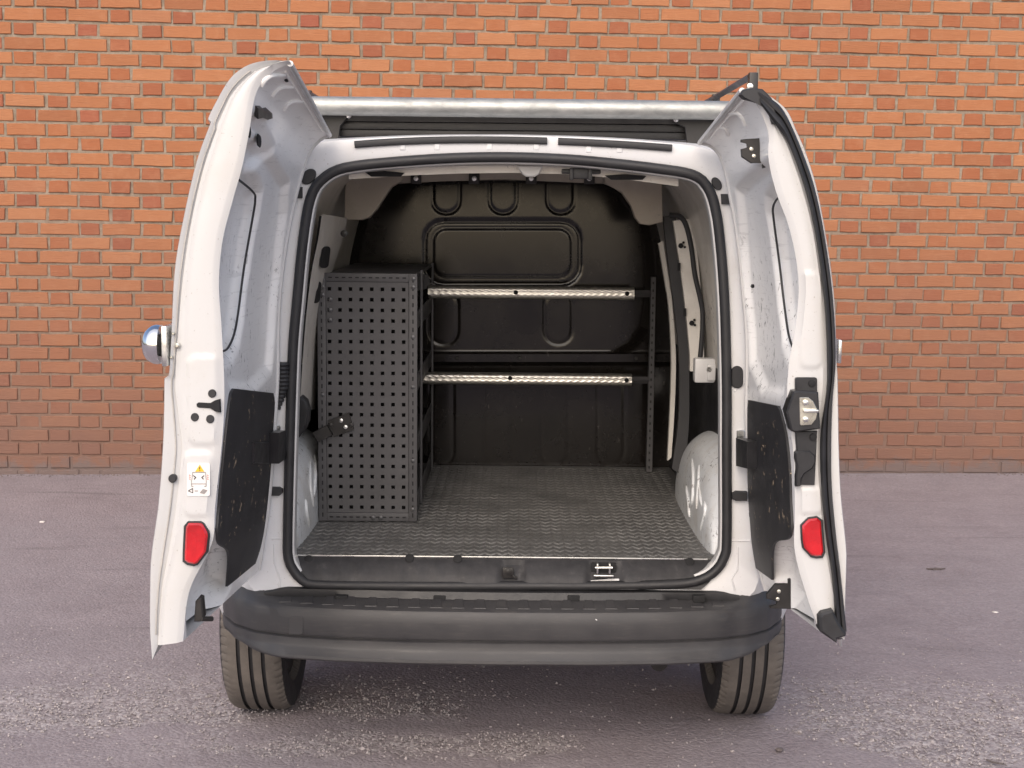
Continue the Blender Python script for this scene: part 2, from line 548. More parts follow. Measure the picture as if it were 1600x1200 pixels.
xs = [-40, -20, -10, -6] + [-4 + 0.022 * i for i in range(int(8 / 0.022) + 1)] + [6, 10, 20, 40]
ys = [-40, -15, -5, 0, 2, 3.2] + [3.5 + 0.022 * i for i in range(int(2.2 / 0.022) + 1)] + [5.76 + 0.06 * i for i in range(52)] + [9.5, 12, 20, 40]
gv, gw = [], []
for y in ys:
    for x in xs:
        w = worn_at(x, y) if (3.4 < y < 5.2 and abs(x) < 4.2) else 0.0
        z = 0.0
        if 3.4 < y < 8.6 and abs(x) < 4.2:
            z = 0.010 * noise.noise(V((x * 0.9, y * 0.9, 1.7))) + 0.0035 * noise.noise(V((x * 5, y * 5, 4.0)))
            z += w * (0.010 * noise.noise(V((x * 26, y * 22, 9.0))) + 0.004 * noise.noise(V((x * 9, y * 9, 2.0))) - 0.003)
        gv.append((x, y, z)); gw.append(w)
me = bpy.data.meshes.new("ground")
me.from_pydata(gv, [], grid_faces(len(xs), len(ys)))
at_ = me.attributes.new("worn", 'FLOAT', 'POINT')
at_.data.foreach_set("value", gw)
finish(me, M_GROUND, 180)
link("ground", me, kind="structure", label="pinkish grey worn asphalt yard strewn with chippings")

# loose chippings
mb = MB()
random.seed(21)
cnt = 0
while cnt < 9000:
    x, y = random.uniform(-2.2, 2.2), 3.75 + 1.6 * random.random() ** 1.3
    w = worn_at(x, y)
    if random.random() > 0.05 + 0.95 * w:
        continue
    cnt += 1
    r = random.uniform(0.0016, 0.0048) * (1.8 if random.random() < 0.03 else 1)
    c = V((x, y, 0.010 * noise.noise(V((x * 0.9, y * 0.9, 1.7))) + 0.0035 * noise.noise(V((x * 5, y * 5, 4.0))) + r * 0.25))
    a = random.uniform(0, 6.28)
    vs = [c + V((math.cos(a + k * 1.571) * r * random.uniform(.7, 1.4), math.sin(a + k * 1.571) * r * random.uniform(.7, 1.4), random.uniform(-.2, .3) * r)) for k in range(4)]
    vs += [c + V((0, 0, r * random.uniform(.5, 1.0))), c - V((0, 0, r))]
    mb.add(vs, [(0, 1, 4), (1, 2, 4), (2, 3, 4), (3, 0, 4), (1, 0, 5), (2, 1, 5), (3, 2, 5), (0, 3, 5)])
mb.build("loose_chippings", M_STONE, None, 0, fix=False, kind="stuff", label="small grey and pinkish stone chippings scattered on the asphalt")

# a few countable bits of litter
def pebble(px, py, r, mat, label, name="stone", flat=0.6):
    random.seed(int(px * 7 + py))
    c = at_z(px, py, 0.0)
    bm = bmesh.new(); bmesh.ops.create_icosphere(bm, subdivisions=2, radius=r)
    for v in bm.verts:
        k = 1 + 0.35 * noise.noise(v.co * (1.4 / r) + V((px, py, 0)))
        v.co = V((v.co.x * k * 1.25, v.co.y * k, v.co.z * k * flat)) + c + V((0, 0, r * flat * 0.5))
    me = bpy.data.meshes.new(name); bm.to_mesh(me); bm.free()
    finish(me, mat, 50)
    return link(name, me, label=label, category="stone", group="loose stones on the yard")
M_GRIT = plain("wall_grit", (0.16, 0.125, 0.115), 0.95, var=0.5, vscale=5)
M_STONE_D = plain("dark_stone", (0.12, 0.10, 0.095), 0.9, var=0.35, vscale=40)
M_STONE_L = plain("pale_stone", (0.62, 0.58, 0.54), 0.9, var=0.2, vscale=40)
pebble(1218, 1173, 0.010, M_STONE_D, "dark stone on the ground near the lower right foreground")
pebble(378, 957, 0.009, M_STONE_L, "pale stone on asphalt left of the van's rear tyre") if False else None
pebble(1555, 957, 0.011, M_STONE_L, "pale flat stone far right on the asphalt", flat=0.3)
pebble(66, 816, 0.013, M_STONE_L, "small pale stone far left near the brick wall", flat=0.35)
mb = MB()
random.seed(3)
for i, (px, py, l, a) in enumerate([(1558, 1192, 0.06, -0.7)]):
    c = at_z(px, py, 0.006)
    mb.tube([c + V((math.cos(a), math.sin(a), 0)) * l * t + V((0, 0.004 * math.sin(9 * t), 0)) for t in (-.5, -.2, .1, .5)], [0.0028, 0.003, 0.0025, 0.001], 6)
mb.build("twig", M_STONE_D, label="short dark twig on the ground at the lower right", category="twig")
c = at_z(1463, 889, 0.003)
mb = MB()
mb.prism([c + V((0.040 * math.cos(t) * (1 + .3 * math.sin(3 * t)), 0.012 * math.sin(t + 0.4) * (1 + .4 * math.sin(5 * t)), 0.003)) for t in [k * 0.5236 for k in range(12)]], (0, 0, -0.004))
mb.build("tar_blob", M_STONE_D, label="dark smear of tar on the asphalt right of the van", category="stain")


# ================================================================== BRICK WALL
WALL_Y, WALL_YAW, WALL_TILT, SHEAR = 8.54, math.radians(3.2), math.radians(0.32), 0.012
PITCHX, COURSE, JOINT = 0.3625, 0.0818, 0.0145
HDR_W = PITCHX * 0.322 - JOINT * 0.35
STR_W = PITCHX - HDR_W - 2 * JOINT
Rw = Matrix.Rotation(WALL_YAW, 3, 'Z') @ Matrix.Rotation(WALL_TILT, 3, 'Y')
def wall_pt(u, d, h):                      # u along the wall, d towards the yard, h up
    return V((0, WALL_Y, 0)) + Rw @ V((u + SHEAR * h, -d, h))
def wall_hit(px, py):
    d = ray(px, py); n = Rw @ V((0, -1, 0)); t = (V((0, WALL_Y, 0)) - CAM).dot(n) / d.dot(n)
    q = Rw.inverted() @ (CAM + d * t - V((0, WALL_Y, 0)))
    return q.x - SHEAR * q.z, q.z
u_ref, h_ref = wall_hit(727, 15.5)          # centre of a header brick seen in the photograph
wall_root = empty("brick_wall", (0, WALL_Y + 0.05, 0), "tall orange brick wall with pale mortar joints behind the van", "wall")
H_TOP, U0, U1 = 3.5, -5.2, 5.2
BACK = 0.10

def brick_shape(w, h, rng, proud):
    """front outline with slightly chipped edges + chamfer + sides, in (u, d, h) about the brick's centre"""
    pts = []
    j = lambda s: rng.uniform(-s, s)
    for a, b, n in (((-1, -1), (1, -1), 4 if w > 0.15 else 2), ((1, -1), (1, 1), 1), ((1, 1), (-1, 1), 4 if w > 0.15 else 2), ((-1, 1), (-1, -1), 1)):
        for k in range(n):
            t = k / n
            pts.append(((a[0] + (b[0] - a[0]) * t) * w / 2 + j(0.0030), (a[1] + (b[1] - a[1]) * t) * h / 2 + j(0.0022)))
    n = len(pts)
    vs = [(x * (1 - 0.006 / w), proud + j(0.0006), z * (1 - 0.006 / h)) for x, z in pts] + [(x, proud - 0.004, z) for x, z in pts] + [(x, -0.03, z) for x, z in pts]
    fs = [tuple(range(n))]
    for r in (0, 1):
        fs += [(r * n + (i + 1) % n, r * n + i, (r + 1) * n + i, (r + 1) * n + (i + 1) % n) for i in range(n)]
    return vs, fs

rng = random.Random(11)
VAR = {}
for hd in (0, 1):
    VAR[hd] = [brick_shape(HDR_W if hd else STR_W, COURSE - JOINT, rng, 0.0) for _ in range(14)]
bricks = []
row0 = round(h_ref / COURSE) 
for r in range(-1, int(H_TOP / COURSE)):
    hc = h_ref + (r - row0) * COURSE
    if hc < -0.04: continue
    off = 0 if (r - row0) % 2 == 0 else PITCHX / 2
    k0 = int((U0 - u_ref) / PITCHX)
    for k in range(k0, int((U1 - u_ref) / PITCHX) + 1):
        uh = u_ref + k * PITCHX + off
        drift = 0.012 * noise.noise(V((r * 0.37, k * 0.11, 0.5))) + rng.gauss(0, 0.0022)
        hv = 0.0035 * noise.noise(V((k * 0.35, r * 1.7, 3.5)))
        bricks.append((1, uh + drift, hc + hv)); bricks.append((0, uh + drift + PITCHX / 2, hc + hv + rng.gauss(0, 0.0008)))
def van_hides(px, py):
    return 255 < px < 1312 and 95 < py
sc_b = []
for i, (hd, u, h) in enumerate(bricks):
    p = wall_pt(u, 0, h); px, py = proj(p)
    if 28 < px < 1572 and 12 < py < 735 and not van_hides(px, py) and not (300 < px < 1290 and py > 95) and hd == 0:
        sc_b.append((-(1 / (p - CAM).length), i))
sc_b.sort()
single = set(i for _, i in sc_b[:300])
br_meshes = {}
def to_wall(q, u, h, tl):
    return wall_pt(u + q[0] - tl * q[2], q[1], h + q[2] + tl * q[0])
mbs, rn, hdv = MB(), [], []
for i, (hd, u, h) in enumerate(bricks):
    v = rng.randrange(14); proud = rng.gauss(0, 0.0020); tl = rng.gauss(0, 0.006)
    if i in single:
        key = (hd, v)
        if key not in br_meshes:
            vs, fs = VAR[hd][v]
            me = bpy.data.meshes.new("brick"); me.from_pydata([(q[0] + SHEAR * q[2], -q[1], q[2]) for q in vs], [], fs)
            a = me.attributes.new("hdr", 'FLOAT', 'FACE'); a.data.foreach_set("value", [float(hd)] * len(fs))
            finish(me, M_BRICK, 0)
            br_meshes[key] = me
        o = bpy.data.objects.new("brick", br_meshes[key]); COL.objects.link(o)
        o.matrix_world = Matrix.Translation(wall_pt(u, proud, h)) @ (Rw @ Matrix.Rotation(-tl, 3, 'Y')).to_4x4()
        o.parent = wall_root; o.matrix_parent_inverse = Matrix.Translation(-wall_root.location)
    else:
        vs, fs = VAR[hd][v]
        mbs.add([to_wall((q[0], q[1] + proud, q[2]), u, h, tl) for q in vs], fs)
        r_ = rng.random(); rn += [r_] * len(fs); hdv += [float(hd)] * len(fs)
me = bpy.data.meshes.new("brickwork"); me.from_pydata([tuple(v) for v in mbs.v], [], mbs.f)
a = me.attributes.new("rnd", 'FLOAT', 'FACE'); a.data.foreach_set("value", rn)
a = me.attributes.new("hdr", 'FLOAT', 'FACE'); a.data.foreach_set("value", hdv)
finish(me, M_BRICK, 0)
link("brickwork", me, wall_root, kind="stuff")
nu, nh = 260, 90
mv = []
for j in range(nh):
    for i in range(nu):
        u, h = U0 + (U1 - U0) * i / (nu - 1), -0.1 + (H_TOP + 0.1) * j / (nh - 1)
        mv.append(wall_pt(u, -0.0075 + 0.0030 * noise.noise(V((u * 9, h * 9, 2.0))), h))
n0 = len(mv)
mf = grid_faces(nu, nh)
b = len(mv)
mv += [wall_pt(U0, -0.25, -0.1), wall_pt(U1, -0.25, -0.1), wall_pt(U1, -0.25, H_TOP), wall_pt(U0, -0.25, H_TOP)]
mf += [(b, b + 3, b + 2, b + 1), (0, b, b + 1, nu - 1), ((nh - 1) * nu, (nh - 1) * nu + nu - 1, b + 2, b + 3), (0, (nh - 1) * nu, b + 3, b), (nu - 1, b + 1, b + 2, nh * nu - 1)]
mesh("mortar", mv, mf, M_MORTAR, wall_root, 30, fix=False)


# grit and flaked mortar lying along the foot of the wall
gb = MB(); random.seed(5)
for k in range(1500):
    u = random.uniform(-4.2, 4.2); d = abs(random.gauss(0, 0.035)) + 0.004
    c = wall_pt(u, d, 0.0); c.z = 0.010 * noise.noise(V((c.x * 0.9, c.y * 0.9, 1.7)))
    r = random.uniform(0.002, 0.007) * (1.8 if random.random() < 0.06 else 1)
    if noise.noise(V((u * 2.3, 0, 8.0))) < random.uniform(-0.5, 0.35): continue
    a = random.uniform(0, 6.28)
    vs = [c + V((math.cos(a + q * 1.571) * r * random.uniform(.7, 1.5), math.sin(a + q * 1.571) * r, 0)) for q in range(4)] + [c + V((0, 0, r * random.uniform(.5, 1.1)))]
    gb.add(vs, [(0, 1, 4), (1, 2, 4), (2, 3, 4), (3, 0, 4)])
gb.build("wall_foot_grit", M_GRIT, None, 0, fix=False, kind="stuff", label="grit and mortar crumbs along the foot of the brick wall")


# ================================================================== VAN
VX = -0.022                                 # the van's centre line
YR = 3.885                                  # plane of the rear opening
FZ = 0.62                                   # load floor height
BY = 5.37                                   # bulkhead
van = empty("van", (VX, 4.45, 0), "white panel van seen from behind with both rear doors wide open", "van")

# ---- loops round the rear opening, all star-shaped about one centre
SEAL_PX = [(443, 840), (445, 876), (456, 898), (472, 913), (500, 919), (640, 921), (800, 921), (950, 921), (1060, 918), (1100, 910), (1125, 893), (1138, 870), (1142, 840),
           (1142, 700), (1142, 600), (1139, 480), (1133, 390), (1125, 328), (1112, 290), (1086, 267), (1025, 256), (925, 245), (860, 240.5),
           (790, 238.5), (720, 239.5), (640, 244), (560, 251.5), (520, 261), (492, 282), (479, 307), (471, 345), (464, 400), (458, 465), (452, 532), (449, 600), (446, 700)]
CEN = V((VX, 0, 1.13))
NL = 220
loop0 = even(catmull([at(x, y, YR) for x, y in SEAL_PX], 8, True), NL, True)
dirs = [V((p.x - CEN.x, 0, p.z - CEN.z)).normalized() for p in loop0]
rad0 = [V((p.x - CEN.x, 0, p.z - CEN.z)).length for p in loop0]

def inset(d, Y):
    out = []
    for i, p in enumerate(loop0):
        a, b = loop0[i - 1], loop0[(i + 1) % NL]
        t = (b - a).normalized(); nrm = V((t.z, 0, -t.x))
        if nrm.dot(CEN - p) < 0: nrm = -nrm
        q = p + nrm * d
        out.append(V((q.x, Y, q.z)))
    return out

def ring(poly, Y, n=6):
    """poly: half outline [(half width, z)] from bottom centre up the right to top centre"""
    half = [V((x, 0, z)) for x, z in poly]
    sm = catmull(half, n)
    full = [V((VX + p.x, 0, p.z)) for p in sm] + [V((VX - p.x, 0, p.z)) for p in reversed(sm)]
    out = []
    for d in dirs:
        best = None
        for i in range(len(full)):
            a, b = full[i] - CEN, full[(i + 1) % len(full)] - CEN
            ex, ez = b.x - a.x, b.z - a.z
            den = d.x * ez - d.z * ex
            if abs(den) < 1e-9: continue
            t = (a.x * ez - a.z * ex) / den
            s = (a.x * d.z - a.z * d.x) / den
            if t > 0 and -1e-6 <= s <= 1 + 1e-6:
                best = t if best is None else max(best, t)
        q = CEN + d * (best if best else 0.7)
        out.append(V((q.x, Y, q.z)))
    return out

O_FACE = [(0, 0.50), (0.5, 0.50), (0.68, 0.515), (0.722, 0.60), (0.722, 0.8), (0.715, 1.05), (0.695, 1.30), (0.665, 1.50), (0.635, 1.64), (0.60, 1.722), (0.545, 1.762), (0.4, 1.780), (0.2, 1.790), (0, 1.793)]
O_RND = [(0, 0.48), (0.5, 0.48), (0.70, 0.49), (0.755, 0.60), (0.760, 0.8), (0.752, 1.05), (0.73, 1.30), (0.70, 1.50), (0.668, 1.65), (0.63, 1.730), (0.57, 1.770), (0.4, 1.786), (0.2, 1.795), (0, 1.798)]
O_FULL = [(0, 0.34), (0.5, 0.34), (0.80, 0.36), (0.885, 0.50), (0.90, 0.8), (0.89, 1.05), (0.84, 1.30), (0.785, 1.50), (0.745, 1.65), (0.70, 1.735), (0.62, 1.772), (0.4, 1.788), (0.2, 1.797), (0, 1.80)]
def scale_ring(poly, sx, top):
    return [(x * sx, z if z < 1.0 else 1.0 + (z - 1.0) * top) for x, z in poly]
outer = [inset(0.004, YR + 0.006), inset(-0.006, YR), ring(O_FACE, YR + 0.004), ring(O_RND, YR + 0.035)]
for Y, sx, tp in ((4.05, 0.955, 1.0), (4.25, 0.995, 1.0), (4.8, 1.0, 1.0), (5.6, 1.0, 1.0), (6.3, 0.99, 0.99)):
    outer.append(ring(scale_ring(O_FULL, sx, tp), Y))
for Y, sx, tp in ((6.75, 0.97, 0.80), (7.05, 0.96, 0.30), (7.55, 0.92, 0.18), (7.85, 0.86, 0.08), (7.95, 0.7, -0.1)):
    outer.append(ring(scale_ring(O_FULL, sx, tp), Y))
body = loft("body_shell", outer, M_WHITE, van, 42, True)
# rear frame seams and pressed ribs
for px0 in (629, 683, 765, 838, 920, 968):
    yy = 229 if px0 < 900 else 233
    MB().box(at(px0, yy, YR + 0.002), (0.016, 0.006, 0.020), None, 0.0029).build("pressed_rib", M_WHITE, body, 80)
for pts in ([(424, 842), (442, 841)], [(428, 850), (429, 880), (434, 895), (438, 905), (436, 921)], [(1143, 845), (1172, 845)], [(1153, 855), (1152, 890), (1143, 904), (1148, 922)], [(1147, 612), (1160, 600), (1168, 597)]):
    MB().tube([at(x, y, YR + 0.0012) for x, y in pts], 0.0028, 6).build("seam", M_WHITE, body)

# ---- rubber seal round the opening
cl = inset(0.0120, YR - 0.004)
MB().tube(cl, 0.0145, 10, True, flat=(0.95, 1.1)).build("door_seal", M_RUBBER, van, 60)

# ---- interior lining
W1 = [(0, 0.55), (0.5, 0.55), (0.66, 0.56), (0.70, 0.66), (0.70, 0.9), (0.69, 1.15), (0.665, 1.35), (0.635, 1.5), (0.59, 1.62), (0.52, 1.69), (0.4, 1.715), (0.2, 1.725), (0, 1.728)]
W2 = [(0, 0.55), (0.5, 0.55), (0.60, 0.56), (0.635, 0.66), (0.635, 0.9), (0.628, 1.15), (0.605, 1.35), (0.575, 1.5), (0.535, 1.63), (0.49, 1.70), (0.4, 1.72), (0.2, 1.735), (0, 1.74)]
def mixr(a, b, t): return [(p[0] + (q[0] - p[0]) * t, p[1] + (q[1] - p[1]) * t) for p, q in zip(a, b)]
inner = [inset(0.020, YR - 0.001), inset(0.029, YR + 0.006), inset(0.031, YR + 0.034), inset(0.026, YR + 0.05)]
nfl = len(inner)
Ys = [4.0, 4.12, 4.3, 4.5, 4.7, 4.9, 5.1, BY + 0.03]
for Y in Ys:
    inner.append(ring(mixr(W1, W2, (Y - 4.0) / (BY - 4.0)), Y))
mi = []
for j in range(len(inner) - 1):
    for i in range(NL):
        z = inner[min(j + 1, len(inner) - 1)][i].z
        mi.append(0 if j < nfl - 1 else (2 if z < 1.095 else 1))
lin = loft("side_lining", inner, [M_FACE, M_INNER, M_PLASTIC], van, 35, True, midx=mi)

# ---- bulkhead with pressed shapes
def bulk_h(px, py):
    """relief in metres towards the camera at photo position px, py"""
    h = 0.0
    def groove(poly, w, dep):
        if not (min(p[0] for p in poly) - 12 < px < max(p[0] for p in poly) + 12 and min(p[1] for p in poly) - 12 < py < max(p[1] for p in poly) + 12):
            return 0.0
        d = sdf(poly, px, py)
        return -dep * math.exp(-(d / w) ** 2)
    if 650 < px < 920 and 330 < py < 460:
        h += groove(B_OUT, 2.2, 0.0024) - 0.0025 * sstep(2, -2, sdf(B_OUT, px, py))
        h += groove(B_IN, 1.4, 0.0012) + 0.0012 * sstep(2, -2, sdf(B_IN, px, py))
    for p in B_OV:
        if p[0][1] > 700 and py < 560: continue
        h += groove(p, 2.0, 0.0022 if p[0][1] < 560 else 0.0010)
    if 536 < py < 570:
        pass
    f = sstep(550, 553, py) * sstep(569, 566, py)
    h += 0.010 * f
    h -= 0.020 * sstep(566, 572, py)
    # outer shoulder of the upper pressing
    d = sdf(B_UP, px, py)
    h -= 0.022 * sstep(-3, 14, d) if py < 553 else 0
    return h
B_OUT = rrect(663, 345, 907, 445, 30); B_IN = rrect(677, 357, 893, 433, 20)
B_OV = [rrect(676, 262, 718, 333, 20), rrect(765, 262, 807, 333, 20), rrect(855, 262, 897, 333, 20), rrect(671, 455, 715, 537, 20), rrect(851, 455, 894, 537, 20),
        rrect(846, 585, 888, 726, 20), rrect(934, 585, 975, 726, 20), rrect(672, 585, 708, 726, 18), rrect(757, 585, 800, 726, 20)]
B_UP = [(560, 560), (560, 400), (575, 340), (610, 300), (660, 285), (790, 280), (920, 285), (965, 300), (1000, 340), (1010, 400), (1010, 470), (1002, 510), (985, 535), (955, 552), (940, 570), (800, 580), (600, 580)]
nx, nz = 250, 210
bv = []
for j in range(nz):
    py = 238 + (745 - 238) * j / (nz - 1)
    for i in range(nx):
        px = 505 + (1075 - 505) * i / (nx - 1)
        bv.append(at(px, py, BY - bulk_h(px, py)))
bulkhead = mesh("bulkhead", bv, grid_faces(nx, nz), M_BULK, van, 50, fix=False)
for (x, y) in ((714, 559), (812, 559), (994, 560)):
    MB().lathe(at(x, y, BY - 0.008), (0, -1, 0), [(0, 0.0075), (0.004, 0.007), (0.006, 0.004)], 10).build("bolt", M_BRKT, bulkhead)

# ---- load floor with raised tread bars
f0, f1 = at_z(460, 866, FZ).y, BY + 0.01
fl = MB()
fl.add([(VX - 0.66, f0, FZ), (VX + 0.66, f0, FZ), (VX + 0.655, f1, FZ), (VX - 0.655, f1, FZ), (VX - 0.66, f0, FZ - 0.012), (VX + 0.66, f0, FZ - 0.012)], [(0, 1, 2, 3), (4, 5, 1, 0)])
floor_o = fl.build("load_floor", M_FLOOR, van, 0)
tb = MB()
pit = 0.0315
pit = 0.0165
RP = 0.047
nxx, nyy = int(1.24 / pit), int((f1 - f0) / RP)
for j in range(nyy):
    for i in range(nxx):
        x = VX - 0.62 + i * pit + random.uniform(-.0006, .0006); y = f0 + 0.022 + j * RP
        s = 1 if i % 2 == 0 else -1
        a = s * math.radians(56)
        ux, uy = math.cos(a), math.sin(a); wx, wy = -uy, ux
        L, W, Hh = 0.0220, 0.0046, 0.0026
        P = lambda l, w, h: (x + ux * l + wx * w, y + uy * l + wy * w, FZ + h)
        tb.add([P(-L, 0, 0), P(0, -W, 0), P(L, 0, 0), P(0, W, 0), P(-L * .55, 0, Hh), P(0, -W * .4, Hh), P(L * .55, 0, Hh), P(0, W * .4, Hh)],
               [(0, 1, 5, 4), (1, 2, 6, 5), (2, 3, 7, 6), (3, 0, 4, 7), (4, 5, 6, 7)])
M_TREAD = plain("worn_tread", (0.185, 0.183, 0.178), 0.40, 0.3, var=0.45, vscale=7)
tb.build("tread_pattern", M_TREAD, floor_o, 0, fix=False, kind="stuff")
MB().box(((VX), f0 - 0.004, FZ - 0.002), (1.16, 0.005, 0.0045), None, 0.001).build("floor_edge_strip", M_STEEL, floor_o)

# ---- black threshold
NS = 120
rows = []
for k, (dy, z) in enumerate([(0.0, FZ - 0.004), (-0.012, FZ - 0.007), (-0.030, FZ - 0.022), (-0.048, FZ - 0.040), (-0.058, FZ - 0.056), (-0.062, FZ - 0.075)]):
    row = []
    hw = (0.606, 0.606, 0.602, 0.592, 0.578, 0.556)[k]
    for i in range(NS):
        x = VX - hw + 2 * hw * i / (NS - 1)
        dd = 0.0
        px, py = proj(V((x, f0 + dy, z)))
        for x0, x1 in ((783, 818), (920, 972)):
            dd += 0.016 * sstep(x0 - 5, x0 + 3, px) * sstep(x1 + 5, x1 - 3, px) * (1 if 2 <= k <= 4 else 0)
        dd -= 0.006 * sstep(712, 730, px) * sstep(1010, 990, px) * (1 if k >= 3 else 0)
        dd += 0.002 * math.sin(px * 0.21) * (1 if 1 < k < 4 and px < 700 else 0)
        edge = 0.0
        row.append(V((x, f0 + dy + dd, z + edge * 0.02 * (k / 5))))
    rows.append(row)
def sill_mat():
    m = NT("scuffed_sill_plastic"); co = m.coord()
    g = m.noise(m.coord(scale=(1, 1, 0.4)), 26, 5, 0.7); g2 = m.noise(co, 4, 3)
    base = m.ramp(g, [(0.35, (0.019, 0.019, 0.021, 1)), (0.6, (0.032, 0.031, 0.033, 1)), (0.8, (0.075, 0.072, 0.07, 1))])
    m.bump(m.noise(co, 260, 2), 0.3, 0.001)
    return m.set(Base_Color=base, Roughness=m.ramp(g2, [(0.3, 0.5), (0.7, 0.7)]))
sill = loft("threshold", rows, sill_mat(), van, 40)
for (px, py) in ((482, 874), (1078, 878), (640, 872), (715, 873)):
    c = at(px, py, f0 - 0.016)
    MB().lathe(c, (0, -0.8, 0.6), [(-0.004, 0.012), (0.0, 0.013), (0.0015, 0.010)], 14).build("clip_recess", M_DARK, sill)
m_ = MB()
for sx in (-0.017, 0.017):
    m_.box(at(943, 888, f0 - 0.052) + V((sx, 0, 0)), (0.005, 0.014, 0.028), None, 0.0015)
m_.tube([at(930, 887, f0 - 0.056), at(957, 887, f0 - 0.056)], 0.0035, 8)
m_.box(at(943, 899, f0 - 0.050), (0.056, 0.018, 0.006), None, 0.002)
m_.build("latch_striker", M_STEEL, sill)
MB().box(at(943, 890, f0 - 0.028), (0.070, 0.010, 0.040), None, 0.004).build("striker_pocket", M_DARK, sill)
m_ = MB().box(at(794, 895, f0 - 0.050), (0.032, 0.012, 0.030), None, 0.004)
m_.lathe(at(794, 893, f0 - 0.056), (0, -1, 0), [(0, 0.008), (0.005, 0.008), (0.006, 0.004)], 12)
m_.box(at(803, 901, f0 - 0.053), (0.022, 0.006, 0.007), Matrix.Rotation(0.5, 3, 'Y'), 0.002)
m_.build("latch_catch", M_BRKT, sill)

# ---- wheel arches inside the load space
from mathutils.bvhtree import BVHTree
def arch(sgn, name):
    cx, cy, rx, ry, rz = VX + sgn * 0.765, 4.44, 0.184, 0.46, 0.284
    nu_, nv_ = 40, 30
    cc = lambda v, e: math.copysign(abs(v) ** e, v)
    rows = []
    for j in range(nv_ + 1):
        th = math.pi * j / nv_
        row = []
        for i in range(nu_ + 1):
            ph = (math.pi / 2) * i / nu_
            yy = cc(math.cos(th), 0.75)
            rr = max(0.0, 1 - abs(yy) ** 2.6) ** (1 / 2.6)
            x = cx - sgn * rx * (0.86 + 0.14 * rr) * cc(math.cos(ph), 0.62)
            z = FZ - 0.004 + rz * rr * cc(math.sin(ph), 0.60)
            row.append(V((x, cy - ry * yy, z)))
        rows.append(row)
    o = loft(name, rows, M_ARCH, van, 50)
    tree = BVHTree.FromPolygons([tuple(p) for r in rows for p in r], grid_faces(nu_ + 1, nv_ + 1))
    if sgn > 0:
        ribs = [[(1082, 718), (1084, 745), (1083, 780), (1078, 792)], [(1093, 728), (1092, 760), (1089, 795)], [(1093, 762), (1097, 790)], [(1101, 785), (1103, 800), (1095, 828)], [(1073, 760), (1077, 785), (1078, 808)]]
    else:
        ribs = [[(484, 722), (484, 760), (489, 790)], [(491, 712), (492, 740), (490, 775)], [(477, 780), (478, 800), (483, 823)]]
    for pts in ribs:
        q = [tree.ray_cast(CAM, ray(x, y).normalized())[0] for x, y in pts]
        q = [p - (CAM - p).normalized() * 0.0058 for p in q if p is not None]
        if len(q) > 1:
            MB().tube(catmull(q, 3), [0.004] + [0.0075] * (3 * (len(q) - 1) - 1) + [0.004], 8).build("pressed_rib", M_ARCH, o, 60)
    return o
arch(1, "wheel_arch"); arch(-1, "wheel_arch")

# ---- things inside the load space that belong to the body
def slab(name, pts, Y, depth, mat, parent=van, bev=0.003, **kw):
    return MB().prism(px_poly(pts, Y), (0, depth, 0), bev).build(name, mat, parent, 35, **kw)
slab("roof_gusset", [(540, 262), (632, 256), (628, 283), (612, 292), (601, 308), (588, 328), (577, 340), (566, 344), (538, 343)], 4.72, 0.04, M_INNER_SHADE)
slab("roof_gusset", [(944, 258), (1034, 272), (1036, 347), (1015, 352), (1000, 350), (992, 340), (986, 322), (972, 302), (958, 292), (944, 287)], 4.72, 0.04, M_INNER_SHADE)
bow = slab("roof_bow", [(622, 250), (790, 246), (960, 252), (960, 288), (900, 284), (790, 281), (690, 282), (622, 287)], 4.78, 0.05, M_INNER_SHADE)
for x in (650, 741, 830, 921):
    b_ = MB().box(at(x, 279, 4.765), (0.036, 0.012, 0.036), None, 0.003)
    b_.lathe(at(x, 279, 4.757), (0, -1, 0), [(0, 0.008), (0.006, 0.008), (0.007, 0.004)], 12, 1)
    b_.build("bracket", [M_BRKT, M_STEEL], bow)
# header rail just inside the opening with lamp and catch
hdr = loft("header_rail", [[at(x, y + d, 3.99) for x, y in ((545, 268), (640, 262), (720, 259), (800, 258), (880, 260), (960, 266), (1060, 279))] for d in (0, 7, 12)], M_INNER, van)
for x0, x1, y in ((570, 632, 272), (945, 1010, 277)):
    MB().prism(px_poly([(x0, y - 3), ((x0 + x1) / 2, y - 5), (x1, y - 2), (x1 - 6, y + 4), (x0 + 10, y + 4)], 3.982), (0, 0.004, 0)).build("access_hole", M_DARK, hdr)
MB().prism(px_poly([(808, 259), (849, 259), (842, 272), (836, 276), (822, 276), (816, 272)], 3.96), (0, 0.03, 0), 0.003).build("roof_lamp", M_FACE, hdr)
c_ = MB().box(at(908, 268, 3.955), (0.108, 0.02, 0.013), None, 0.004)
c_.box(at(908, 271, 3.945), (0.050, 0.028, 0.030), None, 0.004)
for x in (893, 922): c_.box(at(x, 272, 3.935), (0.011, 0.02, 0.034), None, 0.003)
c_.build("upper_door_catch", M_PLASTIC, hdr)
